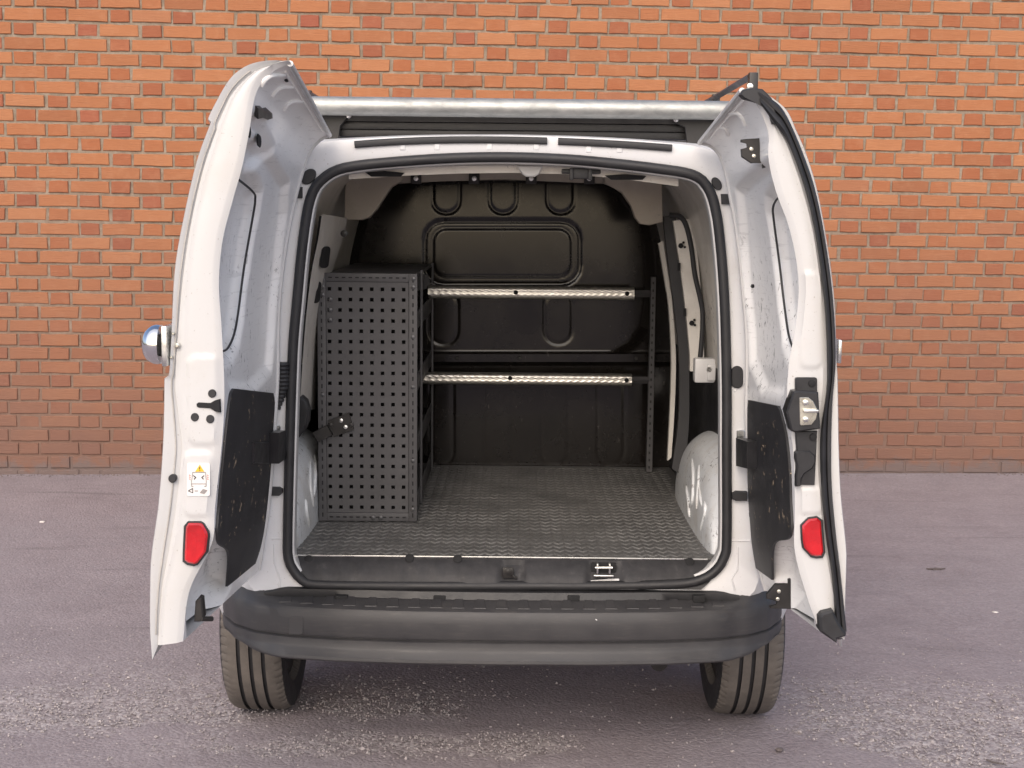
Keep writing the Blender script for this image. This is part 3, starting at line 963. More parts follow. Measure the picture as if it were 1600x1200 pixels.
# left pillar inside
plin = loft("pillar_lining", [catmull([at(x, y, 4.06) for x, y in [(503, 335), (497, 375), (486, 430), (476, 520), (468, 640)]], 4), catmull([at(x, y, 4.10) for x, y in [(506, 335), (500, 375), (490, 430), (479, 520), (471, 640)]], 4),
    catmull([at(x, y, 4.48) for x, y in [(538, 340), (530, 375), (513, 432), (499, 510), (490, 640)]], 4), catmull([at(x, y, 4.55) for x, y in [(543, 340), (535, 375), (517, 432), (502, 510), (493, 640)]], 4)], M_INNER, van, 30)
for x, y in ((507, 402), (493, 457)):
    MB().prism([at(x + dx - 0.12 * dy, y + dy, 4.24 + 0.012 * dx) for dx, dy in rrect(-6, -17, 6, 17, 5.5)], (0.003, 0.008, 0)).build("pillar_slot", M_DARK, plin)
MB().tube([at(502, 338, 4.2), at(497, 375, 4.18), at(488, 425, 4.17), at(478, 490, 4.16)], 0.006, 8).build("wiring", M_RUBBER, van)
MB().lathe(at(538, 365, 4.35), (0, -1, 0), [(0, 0.011), (0.008, 0.011), (0.010, 0.005)], 12).build("bolt", M_BRKT, van)
# round rubber plug and dark cowl behind the left arch
MB().prism(px_poly([(462, 622), (470, 620), (478, 627), (482, 640), (481, 660), (476, 672), (462, 690)], 4.05), (0, 0.05, 0), 0.006).build("arch_cowl", M_RUBBER, van)
# right side: side-door frame, pillar, cable, white box
def strip(name, left, right, Y, mat, depth=0.03, **kw):
    n_ = len(left)
    a = catmull([at(x, y, Y) for x, y in left], 5); b2 = catmull([at(x, y, Y - 0.01) for x, y in right], 5)
    a2 = [p + V((0, depth, 0)) for p in a]; b3 = [p + V((0, depth, 0)) for p in b2]
    return loft(name, [a2, a, b2, b3], mat, van, 40, **kw)
plr = strip("pillar_lining", [(1052, 345), (1058, 385), (1066, 440), (1073, 500), (1078, 555), (1078, 580)], [(1078, 342), (1088, 385), (1094, 440), (1098, 500), (1100, 555), (1100, 580)], 4.62, M_INNER)
strip("side_door_seal", [(1036, 338), (1043, 400), (1052, 470), (1060, 540), (1062, 600), (1060, 660), (1050, 732)], [(1056, 336), (1060, 385), (1068, 450), (1075, 520), (1077, 600), (1076, 670), (1068, 745)], 4.74, M_RUBBER)
strip("side_door_edge", [(1029, 380), (1039, 440), (1045, 480), (1049, 560), (1047, 640), (1043, 720)], [(1036, 376), (1045, 436), (1051, 480), (1056, 560), (1054, 640), (1049, 715)], 4.85, M_INNER)
for x, y, r in ((1064, 384, .0085), (1068, 379, .004), (1070, 386, .004), (1081, 505, .0085), (1085, 500, .004), (1086, 508, .004)):
    MB().lathe(at(x, y, 4.607), (0, -1, 0), [(-0.004, r), (0.001, r * .95)], 12).build("pillar_hole", M_DARK, plr)
for x, y in ((1061, 417), (1070, 488)):
    MB().box(at(x, y, 4.606), (0.009, 0.006, 0.026), None, 0.002).build("pillar_hole", M_DARK, plr)
cab = [(1046, 336), (1062, 338), (1072, 352), (1080, 385), (1086, 430), (1094, 465), (1098, 490), (1097, 525), (1094, 560)]
MB().tube(catmull([at(x, y, 4.5) for x, y in cab], 4), 0.008, 8).build("wiring", M_RUBBER, van)
bx_ = MB().box(at(1100, 578, 4.33), (0.062, 0.05, 0.074), None, 0.006)
bx_.box(at(1111, 581, 4.31), (0.024, 0.03, 0.050), None, 0.003)
bx_.lathe(at(1108, 577, 4.298), (0, -1, 0), [(0, 0.009), (0.004, 0.008)], 12, 1)
bx_.build("junction_box", [M_FACE, M_STEEL], van)

# ---- plugs, hinges and stops on the rear frame
def plug(pts, dep=0.006, name="rubber_plug", Y=YR, mat=M_RUBBER, par=van, bev=0.002):
    return MB().prism(px_poly(pts, Y - dep), (0, dep + 0.004, 0), bev).build(name, mat, par)
def oval(cx, cy, rx, ry, a=0.0, n=18):
    c, s = math.cos(a), math.sin(a)
    return [(cx + rx * math.cos(t) * c - ry * math.sin(t) * s, cy + rx * math.cos(t) * s + ry * math.sin(t) * c) for t in [2 * math.pi * k / n for k in range(n)]]
plug(oval(482, 276, 14, 10, math.radians(-50)))
plug(oval(1120, 287, 11, 7, math.radians(60)))
plug(rrect(1143, 572, 1161, 607, 8.5))
plug([(463, 310), (466, 292), (472, 292), (472, 310)], 0.012, "hinge_block", mat=M_PLASTIC)
plug([(1127, 303), (1141, 303), (1143, 319), (1128, 319)], 0.012, "hinge_block", mat=M_PLASTIC)
plug([(423, 762), (436, 762), (441, 765), (441, 771), (436, 775), (423, 775)], 0.016, "door_stop", mat=M_RUBBER)
plug([(1168, 769), (1150, 768), (1144, 772), (1144, 779), (1150, 783), (1168, 783)], 0.016, "door_stop", mat=M_RUBBER)
plug(rrect(1151, 672, 1164, 704, 3), 0.004, "striker_plate", mat=M_STEEL)
plug(rrect(431, 664, 438, 697, 3), 0.004, "striker_plate", mat=M_STEEL)
bo = MB()
for k in range(12):
    y = 566 + k * 6.2
    w = 9 - max(0, k - 5) * 1.1
    bo.lathe(at(440 - (max(0, k - 6)) * 0.9, y, YR - 0.012), (0, 0, -1), [(0, 0.0022 * w), (0.0055, 0.0026 * w), (0.0105, 0.0022 * w)], 10)
bo.build("cable_boot", M_RUBBER, van)
for x0, x1, y0, y1 in ((554, 855, 0, 0), (872, 1050, 0, 0)):
    xsn = [x0 + (x1 - x0) * k / 14 for k in range(15)]
    def ytop(x): return 212.5 + 7.5 * ((x - 735) / 181) ** 2 if x < 735 else 212.5 + 13 * ((x - 735) / 315) ** 2
    pts = [at(x, ytop(x) + 5.8, YR - 0.004) for x in xsn]
    MB().tube(pts, 0.0095, 8, flat=(0.7, 1.0)).build("roof_edge_seal", M_RUBBER, van)

# ---- bumper
def plan(x):
    a = abs(x)
    pts = [(0, 3.765), (0.25, 3.770), (0.45, 3.785), (0.60, 3.812), (0.69, 3.848), (0.755, 3.905), (0.80, 3.985), (0.825, 4.07)]
    for (x0, y0), (x1, y1) in zip(pts, pts[1:]):
        if a <= x1: return y0 + (y1 - y0) * (a - x0) / (x1 - x0)
    return pts[-1][1]
half = [V((x, plan(x), 0)) for x in (0, 0.12, 0.25, 0.36, 0.45, 0.53, 0.60, 0.65, 0.69, 0.73, 0.755, 0.78, 0.80, 0.818)] + [V((0.832, 4.12, 0)), V((0.842, 4.18, 0)), V((0.848, 4.26, 0))]
base_c = catmull(half, 4)
base_c = [V((-p.x, p.y, 0)) for p in reversed(base_c[1:])] + base_c
nc = len(base_c)
def off_curve(o, z, ztop=None, side_rise=0.0, zfun=None):
    out = []
    for i, p in enumerate(base_c):
        a, b2 = base_c[max(0, i - 1)], base_c[min(nc - 1, i + 1)]
        t = (b2 - a).normalized(); nrm = V((t.y, -t.x, 0))
        if nrm.y > 0 and abs(p.x) < 0.5: nrm = -nrm
        q = p + nrm * (o * (1 - sstep(0.55, 0.76, abs(p.x))) if o > 0 else o)
        zz = z + side_rise * sstep(0.62, 0.80, abs(p.x))
        out.append(V((VX + q.x, q.y, zz)))
    return out
prof = [(-0.118, 0.512, 0.06), (-0.100, 0.516, 0.06), (-0.060, 0.514, 0.05), (-0.018, 0.508, 0.02), (-0.006, 0.503, 0.005), (0.0, 0.494, 0), (0.002, 0.470, 0), (0.001, 0.432, 0), (-0.001, 0.426, 0), (-0.009, 0.4225, 0), (-0.009, 0.4205, 0), (0.0, 0.417, 0), (0.000, 0.398, 0),
        (0.004, 0.390, 0.0), (0.018, 0.374, 0.020), (0.019, 0.366, 0.024), (0.012, 0.360, 0.028), (-0.05, 0.355, 0.035), (-0.12, 0.36, 0.04)]
bumper = loft("bumper", [off_curve(o, z, side_rise=s) for o, z, s in prof], M_BUMPER, van, 30)
# grip pads on the step
n_pad = 21
for i in range(n_pad):
    x = VX - 0.60 + 1.2 * i / (n_pad - 1) + 0.0
    y = plan(x - VX)
    w = 0.034
    p = [V((x - w / 2 + 0.006, y + 0.086, 0.5184)), V((x + w / 2 - 0.006, y + 0.086, 0.5184)), V((x + w / 2, y + 0.022, 0.5103)), V((x - w / 2, y + 0.022, 0.5103))]
    MB().prism(p, (0, 0, -0.009), 0.0015).build("step_pad", M_BUMPER, bumper)
# tow-eye cover, retaining clips and dark gap strip
tc = [at(450, 963, 3.80), at(473.5, 963, 3.797), at(473.5, 991, 3.797), at(450, 990, 3.80)]
tcm = MB()
cx_ = sum(tc, V()) / 4
def bsurf(px, py):
    """point on the bumper's rear face seen at a pixel"""
    p = at(px, py, 3.8)
    for _ in range(4):
        p = at(px, py, plan(p.x - VX))
    return p
poly = [bsurf(x, y) + V((0, -0.0035, 0)) for x, y in rrect(451, 963, 474, 991, 3, 2)]
MB().prism(poly, (0, 0.006, 0), 0.001).build("tow_eye_cover", M_BUMPER, bumper)
gap = loft("bumper_gap_strip", [[V((VX + x, min(plan(x) + d, 3.872 + (d - 0.084) * 0.35), z - 0.012 * sstep(0.60, 0.665, abs(x)))) for x in [-0.665 + 1.33 * k / 60 for k in range(61)]] for d, z in ((0.118, 0.540), (0.090, 0.536), (0.084, 0.516), (0.10, 0.505))], M_PLASTIC, van, 40)
for x in (534, 687, 896, 1092):
    MB().box(at(x, 935, 3.86), (0.034, 0.02, 0.02), None, 0.003).build("clip", M_DARK, gap)
MB().box(bsurf(931.5, 968) + V((0, -0.002, 0)), (0.006, 0.003, 0.003), Matrix.Rotation(0.5, 3, 'Y'), 0.001).build("chip", M_FACE, bumper)

# ---- rear wheels
def wheel(xc, name="rear_wheel"):
    c = V((xc, 4.45, 0.312)); R = 0.314; w = 0.0985
    e = empty(name, c); e.parent = van; e.matrix_parent_inverse = Matrix.Translation(-van.location)
    pr = []
    tread = [(-0.082, R - 0.006), (-0.070, R - 0.002)]
    for g in (-0.037, 0.0, 0.037):
        tread += [(g - 0.0060, R), (g - 0.0050, R - 0.009), (g + 0.0050, R - 0.009), (g + 0.0060, R)]
    tread += [(0.070, R - 0.002), (0.082, R - 0.006)]
    prof = [(-0.070, 0.205), (-0.090, 0.225), (-w, 0.262), (-0.096, 0.288), (-0.090, 0.302)] + tread + [(0.090, 0.302), (0.096, 0.288), (w, 0.262), (0.090, 0.225), (0.070, 0.205)]
    n = 288
    vs = []
    for (a, r) in prof:
        for k in range(n):
            rr = r
            if 0.076 < abs(a) < 0.093 and k % 4 == 0: rr -= 0.0055
            t = 2 * math.pi * k / n + (0.012 if a > 0 else 0)
            vs.append(c + V((a, math.cos(t) * rr, math.sin(t) * rr)))
    tm = []
    for j in range(len(prof) - 1):
        am, rm = (prof[j][0] + prof[j + 1][0]) / 2, (prof[j][1] + prof[j + 1][1]) / 2
        tm += [1 if (abs(am) > 0.088 or (abs(am) < 0.06 and rm < R - 0.003)) else 0] * n
    mesh("tyre", vs, grid_faces(n, len(prof), True), [M_TYRE, M_RUBBER], e, 28, midx=tm)
    sg = 1 if xc > VX else -1
    rim = MB().lathe(c, (1, 0, 0), [(-0.070, 0.20), (-0.068, 0.208), (0.068, 0.208), (0.070, 0.20), (0.05, 0.19), (0.02 , 0.12), (0.03, 0.06), (0.03, 0.01)] if sg > 0 else
                     [(-0.03, 0.01), (-0.03, 0.06), (-0.02, 0.12), (-0.05, 0.19), (-0.070, 0.20), (-0.068, 0.208), (0.068, 0.208), (0.07, 0.20)], 36)
    rim.build("rim", M_BRKT, e)
    MB().lathe(c + V((-sg * 0.06, 0, 0)), (sg, 0, 0), [(-0.03, 0.05), (-0.03, 0.13), (0.02, 0.135), (0.02, 0.05)], 30).build("brake_drum", M_BRKT, e)
wheel(VX - 0.757); wheel(VX + 0.757)
MB().tube([(VX - 0.70, 4.45, 0.30), (VX - 0.4, 4.42, 0.30), (VX + 0.4, 4.42, 0.30), (VX + 0.70, 4.45, 0.30)], 0.035, 12).build("rear_axle", M_BRKT, van)
for sx in (-0.60, 0.60):
    MB().prism([(VX + sx - .02, 4.22, 0.30), (VX + sx + .02, 4.22, 0.30), (VX + sx + 0.012, 4.22, 0.235), (VX + sx, 4.22, 0.222)], (0, 0.02, 0), 0.003).build("suspension_bracket", M_BRKT, van)
MB().tube([(VX + 0.46, 4.02, 0.285), (VX + 0.46, 4.2, 0.30), (VX + 0.40, 5.0, 0.32)], 0.026, 14).build("exhaust", M_BRKT, van)
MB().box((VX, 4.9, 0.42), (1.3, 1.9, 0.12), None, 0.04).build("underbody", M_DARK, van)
def fwheel(xc):
    c = V((xc, 7.14, 0.312))
    e = empty("front_wheel", c); e.parent = van; e.matrix_parent_inverse = Matrix.Translation(-van.location)
    MB().lathe(c, (1, 0, 0), [(-0.09, 0.2), (-0.0985, 0.262), (-0.09, 0.302), (-0.07, 0.312), (0.07, 0.312), (0.09, 0.302), (0.0985, 0.262), (0.09, 0.2)], 60).build("tyre", M_TYRE, e)
    MB().lathe(c, (1, 0, 0), [(-0.07, 0.19), (-0.07, 0.206), (0.07, 0.206), (0.07, 0.19), (0.02, 0.1)], 36).build("rim", M_STEEL, e)
fwheel(VX - 0.76); fwheel(VX + 0.76)


# ================================================================== REAR DOORS
class Surf:
    """ruled inner face of a door between its hinge edge and its free edge"""
    def __init__(self, free, hinge, Yf, Yh, n=6):
        self.a = catmull([at(x, y, Yh) for x, y in hinge], n)
        self.b = catmull([at(x, y, Yf) for x, y in free], n)
        self.K = len(self.a); self.L = abs(Yh - Yf)
        self.side = -1 if self.a[self.K // 2].x < 0 else 1
    def p(self, s, t):
        f = max(0.0, min(self.K - 1.0001, t * (self.K - 1))); i = int(f); f -= i
        return self.a[i].lerp(self.a[i + 1], f).lerp(self.b[i].lerp(self.b[i + 1], f), s)
    def nrm(self, s, t):
        e = 0.01
        du = self.p(min(1, s + e), t) - self.p(max(0, s - e), t)
        dv = self.p(s, min(1, t + e)) - self.p(s, max(0, t - e))
        n = du.cross(dv).normalized()
        return n if n.x * self.side < 0 else -n       # towards the van's centre line
    def st(self, px, py):
        if not hasattr(self, "tab"):
            self.tab = [proj(self.p(i / 20, j / 60)) + (i / 20, j / 60) for i in range(21) for j in range(61)]
        _, _, s, t = min(self.tab, key=lambda q: (q[0] - px) ** 2 + (q[1] - py) ** 2)
        for _ in range(12):
            x, y = proj(self.p(s, t)); e = 1e-3
            x1, y1 = proj(self.p(s + e, t)); x2, y2 = proj(self.p(s, t + e))
            a, b, c, d = (x1 - x) / e, (x2 - x) / e, (y1 - y) / e, (y2 - y) / e
            det = a * d - b * c
            if abs(det) < 1e-6: break
            rx, ry = px - x, py - y
            s += max(-.1, min(.1, (rx * d - b * ry) / det)); t += max(-.1, min(.1, (a * ry - rx * c) / det))
            s = max(-0.05, min(1.05, s)); t = max(0.0, min(0.999, t))
        return s, t
    def on(self, px, py, off=0.0):
        s, t = self.st(px, py)
        return self.p(s, t) + self.nrm(s, t) * off

def build_door(S, outl, hem, rimface, Yf, skin_hinge, label, feats, window, pockets, nS=110, nT=230):
    """S inner surface; outl/hem pixel profiles of the free edge; returns the door root"""
    root = MBroot = None
    # inner face as a relief grid
    metric = {}
    Hh = (S.b[-1] - S.b[0]).length
    def sz(px, py):
        s, t = S.st(px, py); q = S.p(s, t); return (s * S.L, q.z)
    win = [sz(x, y) for x, y in window]
    pk = [([sz(x, y) for x, y in poly], dep, bev) for poly, dep, bev in pockets]
    vs = []
    for j in range(nT):
        t = j / (nT - 1)
        for i in range(nS):
            s = i / (nS - 1)
            q = S.p(s, t); n = S.nrm(s, t); u, z = s * S.L, q.z
            h = -0.034 * sstep(0.045, -0.008, sdf(win, u, z)) if win else 0.0
            for poly, dep, bev in pk:
                h -= dep * sstep(bev, -bev * 0.2, sdf(poly, u, z))
            for f in feats: h += f(u, z, s, t)
            h *= sstep(0, 0.035, s) * sstep(1.0, 0.965, s)
            vs.append(q + n * h)
    return vs, grid_faces(nS, nT), win

# keys: free edge (rim) and hinge edge of each inner face, read off the photograph, bottom to top
LF = [(286, 1002), (296, 923), (331, 850), (336, 790), (346, 700), (350, 640), (350, 585), (346, 510), (342, 442), (348, 375), (364, 312), (378, 262), (389, 208), (400, 146), (424, 114), (454, 99)]
LH = [(405, 890), (411, 850), (418, 805), (422, 765), (428, 700), (431, 640), (434, 585), (435, 510), (438, 455), (446, 390), (456, 335), (464, 300), (473, 268), (485, 236), (500, 219), (515, 211)]
RF = [(1281, 987), (1262, 935), (1242, 862), (1242, 800), (1241, 740), (1238, 690), (1230, 640), (1232, 575), (1243, 510), (1248, 450), (1243, 400), (1231, 349), (1213, 301), (1201, 250), (1200, 205), (1180, 160), (1159, 141)]
RH = [(1196, 922), (1188, 893), (1178, 848), (1174, 800), (1170, 740), (1168, 690), (1166, 640), (1167, 580), (1166, 514), (1160, 450), (1155, 395), (1149, 350), (1142, 312), (1134, 270), (1124, 242), (1110, 228), (1093, 223)]
YLF, YRF, YH = 3.115, 3.245, 3.855
SL, SR = Surf(LF, LH, YLF, YH), Surf(RF, RH, YRF, YH)

def door_rib(S, pts, par):
    MB().tube(catmull([S.on(x, y, 0.001) for x, y in pts], 4), 0.0058, 8).build("pressed_rib", M_DOOR, par)
def hood_rib(u0, z_mid, w=0.010, hgt=0.010, z0=1.70, z1=1.83):
    return lambda u, z, s, t: hgt * math.exp(-((u - u0) / w) ** 2) * sstep(z0, z0 + 0.02, z) * sstep(z1, z1 - 0.02, z)

L_WIN = [(376, 274), (412, 304), (416, 318), (412, 345), (399, 420), (390, 489), (384, 522), (375, 543), (366, 549), (357, 551), (350, 545), (347, 500), (346, 440), (352, 375), (366, 315)]
R_WIN = [(1212, 306), (1198, 316), (1191, 330), (1192, 350), (1200, 410), (1207, 470), (1214, 520), (1222, 545), (1230, 558), (1236, 545), (1240, 500), (1243, 450), (1239, 400), (1228, 352)]
L_POCK = [([(333, 848), (352, 846), (361, 855), (360, 905), (335, 950), (300, 985), (297, 930), (325, 880)], 0.055, 0.035), ([(388, 185), (410, 205), (425, 240), (405, 262), (386, 240)], 0.016, 0.03)]
L_POCK.append(([(395, 226), (420, 250), (449, 296), (446, 340), (436, 430), (428, 520), (424, 570), (400, 596), (362, 596), (352, 560), (348, 500), (346, 440), (352, 375), (368, 315), (381, 265)], 0.020, 0.03))
R_POCK = [([(1203, 262), (1168, 288), (1152, 306), (1158, 380), (1164, 450), (1172, 560), (1190, 602), (1222, 606), (1232, 560), (1240, 510), (1245, 450), (1240, 400), (1228, 350), (1210, 300)], 0.020, 0.03), ([(1240, 842), (1222, 842), (1212, 852), (1212, 905), (1232, 940), (1262, 965), (1262, 935), (1245, 880)], 0.050, 0.035)]

def make_door(S, side, name_label, win, pockets, ribs, sil, crease, Yf, outw):
    vs, fs, winp = build_door(S, None, None, None, Yf, None, None, ribs, win, pockets)
    sx = -1 if side == 'L' else 1
    door = mesh("rear_door", vs, fs, M_DOOR, van, 60, fix=False, label=name_label)
    # shell: rim corner -> edge face -> crease -> hem -> outer skin -> hinge side
    n = 6
    rim = S.b
    K = len(rim)
    silc = even(catmull([at(x, y, Yf - 0.012) for x, y in sil], n), 240)
    crec = even(catmull([at(x, y, Yf - 0.004) for x, y in crease], n), 240)
    # match rim to the same heights
    rimc = even(rim, 240)
    hin = even(S.a, 240)
    face_mid = [a.lerp(b, 0.5) + V((0, -0.004, 0)) for a, b in zip(crec, rimc)]
    rimr = [p + V((0, -0.006, 0)) + (q - p).normalized() * 0.012 for p, q in zip(rimc, crec)]
    cre2 = [p + V((0, 0.004, 0)) for p in crec]
    hem_in = [p.lerp(q, 0.35) + V((0, 0.0, 0)) for p, q in zip(silc, crec)]
    skin1 = [p + V((sx * 0.004, 0.012, 0)) for p in silc]
    sk_mid = []; sk_h = []
    for a, b in zip(silc, hin):
        hx = b.x + sx * outw * 0.75
        yh = YH - 0.0
        m = V(((a.x * 0.45 + hx * 0.55) + sx * 0.02, (Yf + yh) / 2, (a.z + b.z) / 2))
        sk_mid.append(m); sk_h.append(V((hx, yh, b.z)))
    pads = [rrect(294, 556, 344, 694, 14), rrect(288, 706, 332, 806, 12)] if side == 'L' else [rrect(1250, 425, 1283, 574, 10), rrect(1245, 762, 1283, 802, 6)]
    cols = []
    NF = 16
    for c_ in range(1, NF):
        col = []
        for a, b in zip(rimr, crec):
            q = a.lerp(b, c_ / NF)
            px, py = proj(q)
            h = 0.003 * math.sin(math.pi * c_ / NF)
            for pd in pads:
                h += 0.0035 * sstep(2.5, -2.5, sdf(pd, px, py)) if abs(py - (pd[0][1] + pd[len(pd) // 2][1]) / 2) < 90 else 0
            h += 0.0022 * math.exp(-((c_ / NF - 0.86) / 0.05) ** 2)
            col.append(q + V((0, -h, 0)))
        cols.append(col)
    curves = [rimc, rimr] + cols + [crec, cre2, hem_in, silc, skin1, sk_mid, sk_h, hin]
    shell = loft("door_shell", curves, M_FACE, door, 32)
    for t_, nm_ in ((0.50, "hem_seam"),):
        bead = [a.lerp(b, t_) + V((0, -0.0002, 0)) for a, b in zip(hem_in, crec)][6:-14:2]
        MB().tube(bead, 0.0016, 6).build(nm_, M_SEAM, door)
    # close top and bottom
    for idx, nm in ((0, "lower_edge"), (239, "upper_edge")):
        ring_ = [c[idx] for c in curves]
        MB().add(ring_, [tuple(range(len(ring_)))]).build(nm, M_FACE, door, 0)
    if winp:
        pts = []
        for (x, y) in win:
            s, t = S.st(x, y)
            pts.append(S.p(s, t) + S.nrm(s, t) * -0.028)
        k = 12 if side == 'L' else 10
        MB().tube(catmull(pts[:k - 2], 6), 0.0028, 6).build("window_seal", M_RUBBER, door)
    return door

L_SIL = [(238, 1031), (235, 985), (235, 930), (237, 870), (248, 790), (255, 700), (257, 640), (257.5, 596), (259, 591), (264.5, 586), (266, 560), (269, 510), (274, 420), (288, 339), (308, 253), (329, 194), (330, 190), (326, 185), (339, 158), (357, 127), (375, 109), (398, 98), (429, 94), (454, 97)]
L_CRE = [(247, 1008), (249, 965), (254, 913), (262, 870), (274, 800), (283, 720), (284, 690), (278, 640), (274, 610), (274, 596), (274, 590), (275, 565), (279, 510), (285, 442), (297, 357), (317, 267), (338, 204), (339, 199), (341, 193), (350, 172), (362, 148), (384, 123), (405, 108), (430, 101), (454, 98)]
R_SIL = [(1319, 1000), (1320, 942), (1322, 880), (1321, 850), (1313, 770), (1310, 700), (1309, 640), (1308, 590), (1306, 557), (1303, 470), (1292, 383), (1276, 297), (1258, 238), (1243, 203), (1229, 173), (1208, 154), (1185, 140), (1172, 137), (1160, 140)]
R_CRE = [(1306, 985), (1308, 945), (1300, 890), (1292, 839), (1284, 762), (1281, 708), (1283, 668), (1291, 610), (1292, 570), (1290, 500), (1283, 430), (1272, 355), (1256, 290), (1243, 252), (1231, 223), (1213, 196), (1195, 170), (1178, 152), (1160, 141)]
l_ribs, r_ribs = [], []
doorL = make_door(SL, 'L', "left rear door, the wider one, with a round chrome lock outside", L_WIN, L_POCK, l_ribs, L_SIL, L_CRE, YLF, 0.11)
doorR = make_door(SR, 'R', "right rear door with black edge seal and lock case", R_WIN, R_POCK, r_ribs, R_SIL, R_CRE, YRF, 0.11)

for pts in ([(409, 133), (413, 125), (423, 118), (443, 116)], [(425, 149), (430, 142), (438, 136), (456, 135)], [(444, 171), (449, 162), (457, 158), (471, 157)]):
    door_rib(SL, pts, doorL)
for pts in ([(1142, 177), (1152, 176), (1160, 183), (1165, 195)], [(1126, 198), (1132, 199), (1136, 205), (1137, 210)]):
    door_rib(SR, pts, doorR)
for S_, par_ in ((SL, doorL), (SR, doorR)):
    MB().tube([S_.p(k / 20, 0.9985) for k in range(21)], 0.007, 8).build("top_hem", M_FACE, par_)
    MB().tube([S_.p(k / 20, 0.972) + S_.nrm(k / 20, 0.972) * 0.0005 for k in range(2, 20)], 0.0035, 6).build("top_crease", M_DOOR, par_)
    MB().tube([S_.p(0.008, k / 60) for k in range(61)], 0.006, 8).build("hinge_hem", M_FACE, par_)
def panel(S, left, right, off, mat, parent, name, n=8, m=14):
    A = catmull([V((x, y, 0)) for x, y in left], n); B = catmull([V((x, y, 0)) for x, y in right], n)
    rows_ = []
    for a, b in zip(A, B):
        row = []
        for k in range(m + 1):
            q = a.lerp(b, k / m)
            row.append(S.on(q.x, q.y, off))
        rows_.append(row)
    back = [[p - S.nrm(0.5, 0.5) * 0.006 for p in (r[0], r[-1])] for r in rows_]
    full = [[bk[0]] + r + [bk[1]] for r, bk in zip(rows_, back)]
    first = [p - S.nrm(.5, .5) * 0.006 for p in full[0]]; last = [p - S.nrm(.5, .5) * 0.006 for p in full[-1]]
    full = [first] + full + [last]
    return loft(name, full, mat, parent, 40)
trimL = panel(SL, [(337, 902), (336, 870), (335, 835), (338, 790), (344, 725), (349, 665), (357, 618), (366, 606)], [(400, 884), (406, 860), (411, 825), (416, 780), (421, 720), (424, 670), (426, 640), (424, 618)], 0.006, M_TRIM, doorL, "trim_panel") if False else None
trimL = panel(SL, [(352, 916), (354, 862), (337, 842), (340, 780), (346, 715), (351, 665), (357, 618), (362, 607)], [(396, 880), (404, 855), (410, 825), (416, 775), (421, 715), (424, 665), (426, 630), (424, 614)], 0.006, M_TRIM, doorL, "trim_panel")
trimR = panel(SR, [(1209, 905), (1212, 850), (1238, 837), (1238, 775), (1236, 725), (1231, 680), (1223, 645), (1218, 634)], [(1184, 887), (1178, 850), (1175, 815), (1172, 770), (1171, 720), (1171, 680), (1171, 645), (1172, 625)], 0.006, M_TRIM, doorR, "trim_panel")

# ---- left door furniture
YF_ = YLF - 0.012
def on_face(pts, Y, dep, name, mat, par, bev=0.0015):
    return MB().prism(px_poly(pts, Y - dep), (0, dep + 0.012, 0), bev).build(name, mat, par)
for x, y in ((331, 615), (304, 652), (328, 655), (269, 748)):
    on_face(oval(x, y, 6.3, 6.6), YF_, 0.003, "rubber_plug", M_RUBBER, doorL)
on_face([(307, 631), (310, 629), (328, 630), (335, 626), (343, 624), (344, 645), (336, 643), (328, 638), (310, 637), (307, 635)], YF_, 0.004, "latch_slot", M_DARK, doorL)
on_face([(290, 824), (294, 818), (312, 818), (316, 820), (323, 832), (324, 838), (321, 862), (317, 868), (308, 880), (303, 882), (293, 880), (288, 876), (288, 868)], YF_, 0.010, "reflector", M_RED, doorL, 0.004)
on_face([(287, 822), (293, 815), (313, 815), (318, 818), (326, 831), (327, 838), (324, 864), (319, 870), (309, 883), (303, 885), (292, 883), (285, 878), (285, 866)], YF_, 0.003, "reflector_base", M_RUBBER, doorL)
# puck lock on the outside
lc = at(262, 538, YLF + 0.02)
pu = MB().lathe(lc + V((-0.004, 0, 0.0)), (-1, 0.0, 0), [(0.006, 0.030), (0.010, 0.043), (0.018, 0.0445), (0.028, 0.043), (0.040, 0.036), (0.047, 0.026), (0.050, 0.012), (0.051, 0.001)], 32)
pu.build("puck_lock", M_CHROME, doorL, 50)
MB().box(lc + V((0.004, 0, 0)), (0.012, 0.10, 0.088), None, 0.003).build("lock_plate", M_STEEL, doorL)
MB().box(lc + V((-0.004, -0.012, 0)), (0.014, 0.03, 0.05), None, 0.003).build("lock_hasp", M_DARK, doorL)
for x, y, r in ((277, 540, .006), (271, 521, .0035), (268, 558, .0035)):
    MB().lathe(at(x, y, YF_ - 0.001), (0, -1, 0), [(-0.004, r), (0.002, r), (0.004, r * .5)], 10).build("bolt", M_YELLOWED, doorL)
# inner handle and grip
def on_surface_box(S, px0, py0, px1, py1, off, name, mat, par, bev=0.006, thick=0.02):
    pts = [S.on(px0, py0, off), S.on(px1, py0, off), S.on(px1, py1, off), S.on(px0, py1, off)]
    s, t = S.st((px0 + px1) / 2, (py0 + py1) / 2)
    return MB().prism(pts, S.nrm(s, t) * -thick, bev).build(name, mat, par)
on_surface_box(SL, 390, 690, 414, 724, 0.012, "handle_recess", M_PLASTIC, doorL, 0.004, 0.012)
gL = MB().prism([SL.on(417, 676, 0.004), SL.on(428, 672, 0.004), SL.on(429, 716, 0.004), SL.on(417, 724, 0.004)], SL.nrm(.2, .45) * 0.028, 0.0)
gL.build("grip", M_PLASTIC, doorL)
gR = MB().prism([SR.on(1186, 690, 0.004), SR.on(1168, 684, 0.004), SR.on(1168, 728, 0.004), SR.on(1186, 732, 0.004)], SR.nrm(.2, .45) * 0.028, 0.0)
gR.build("grip", M_PLASTIC, doorR)
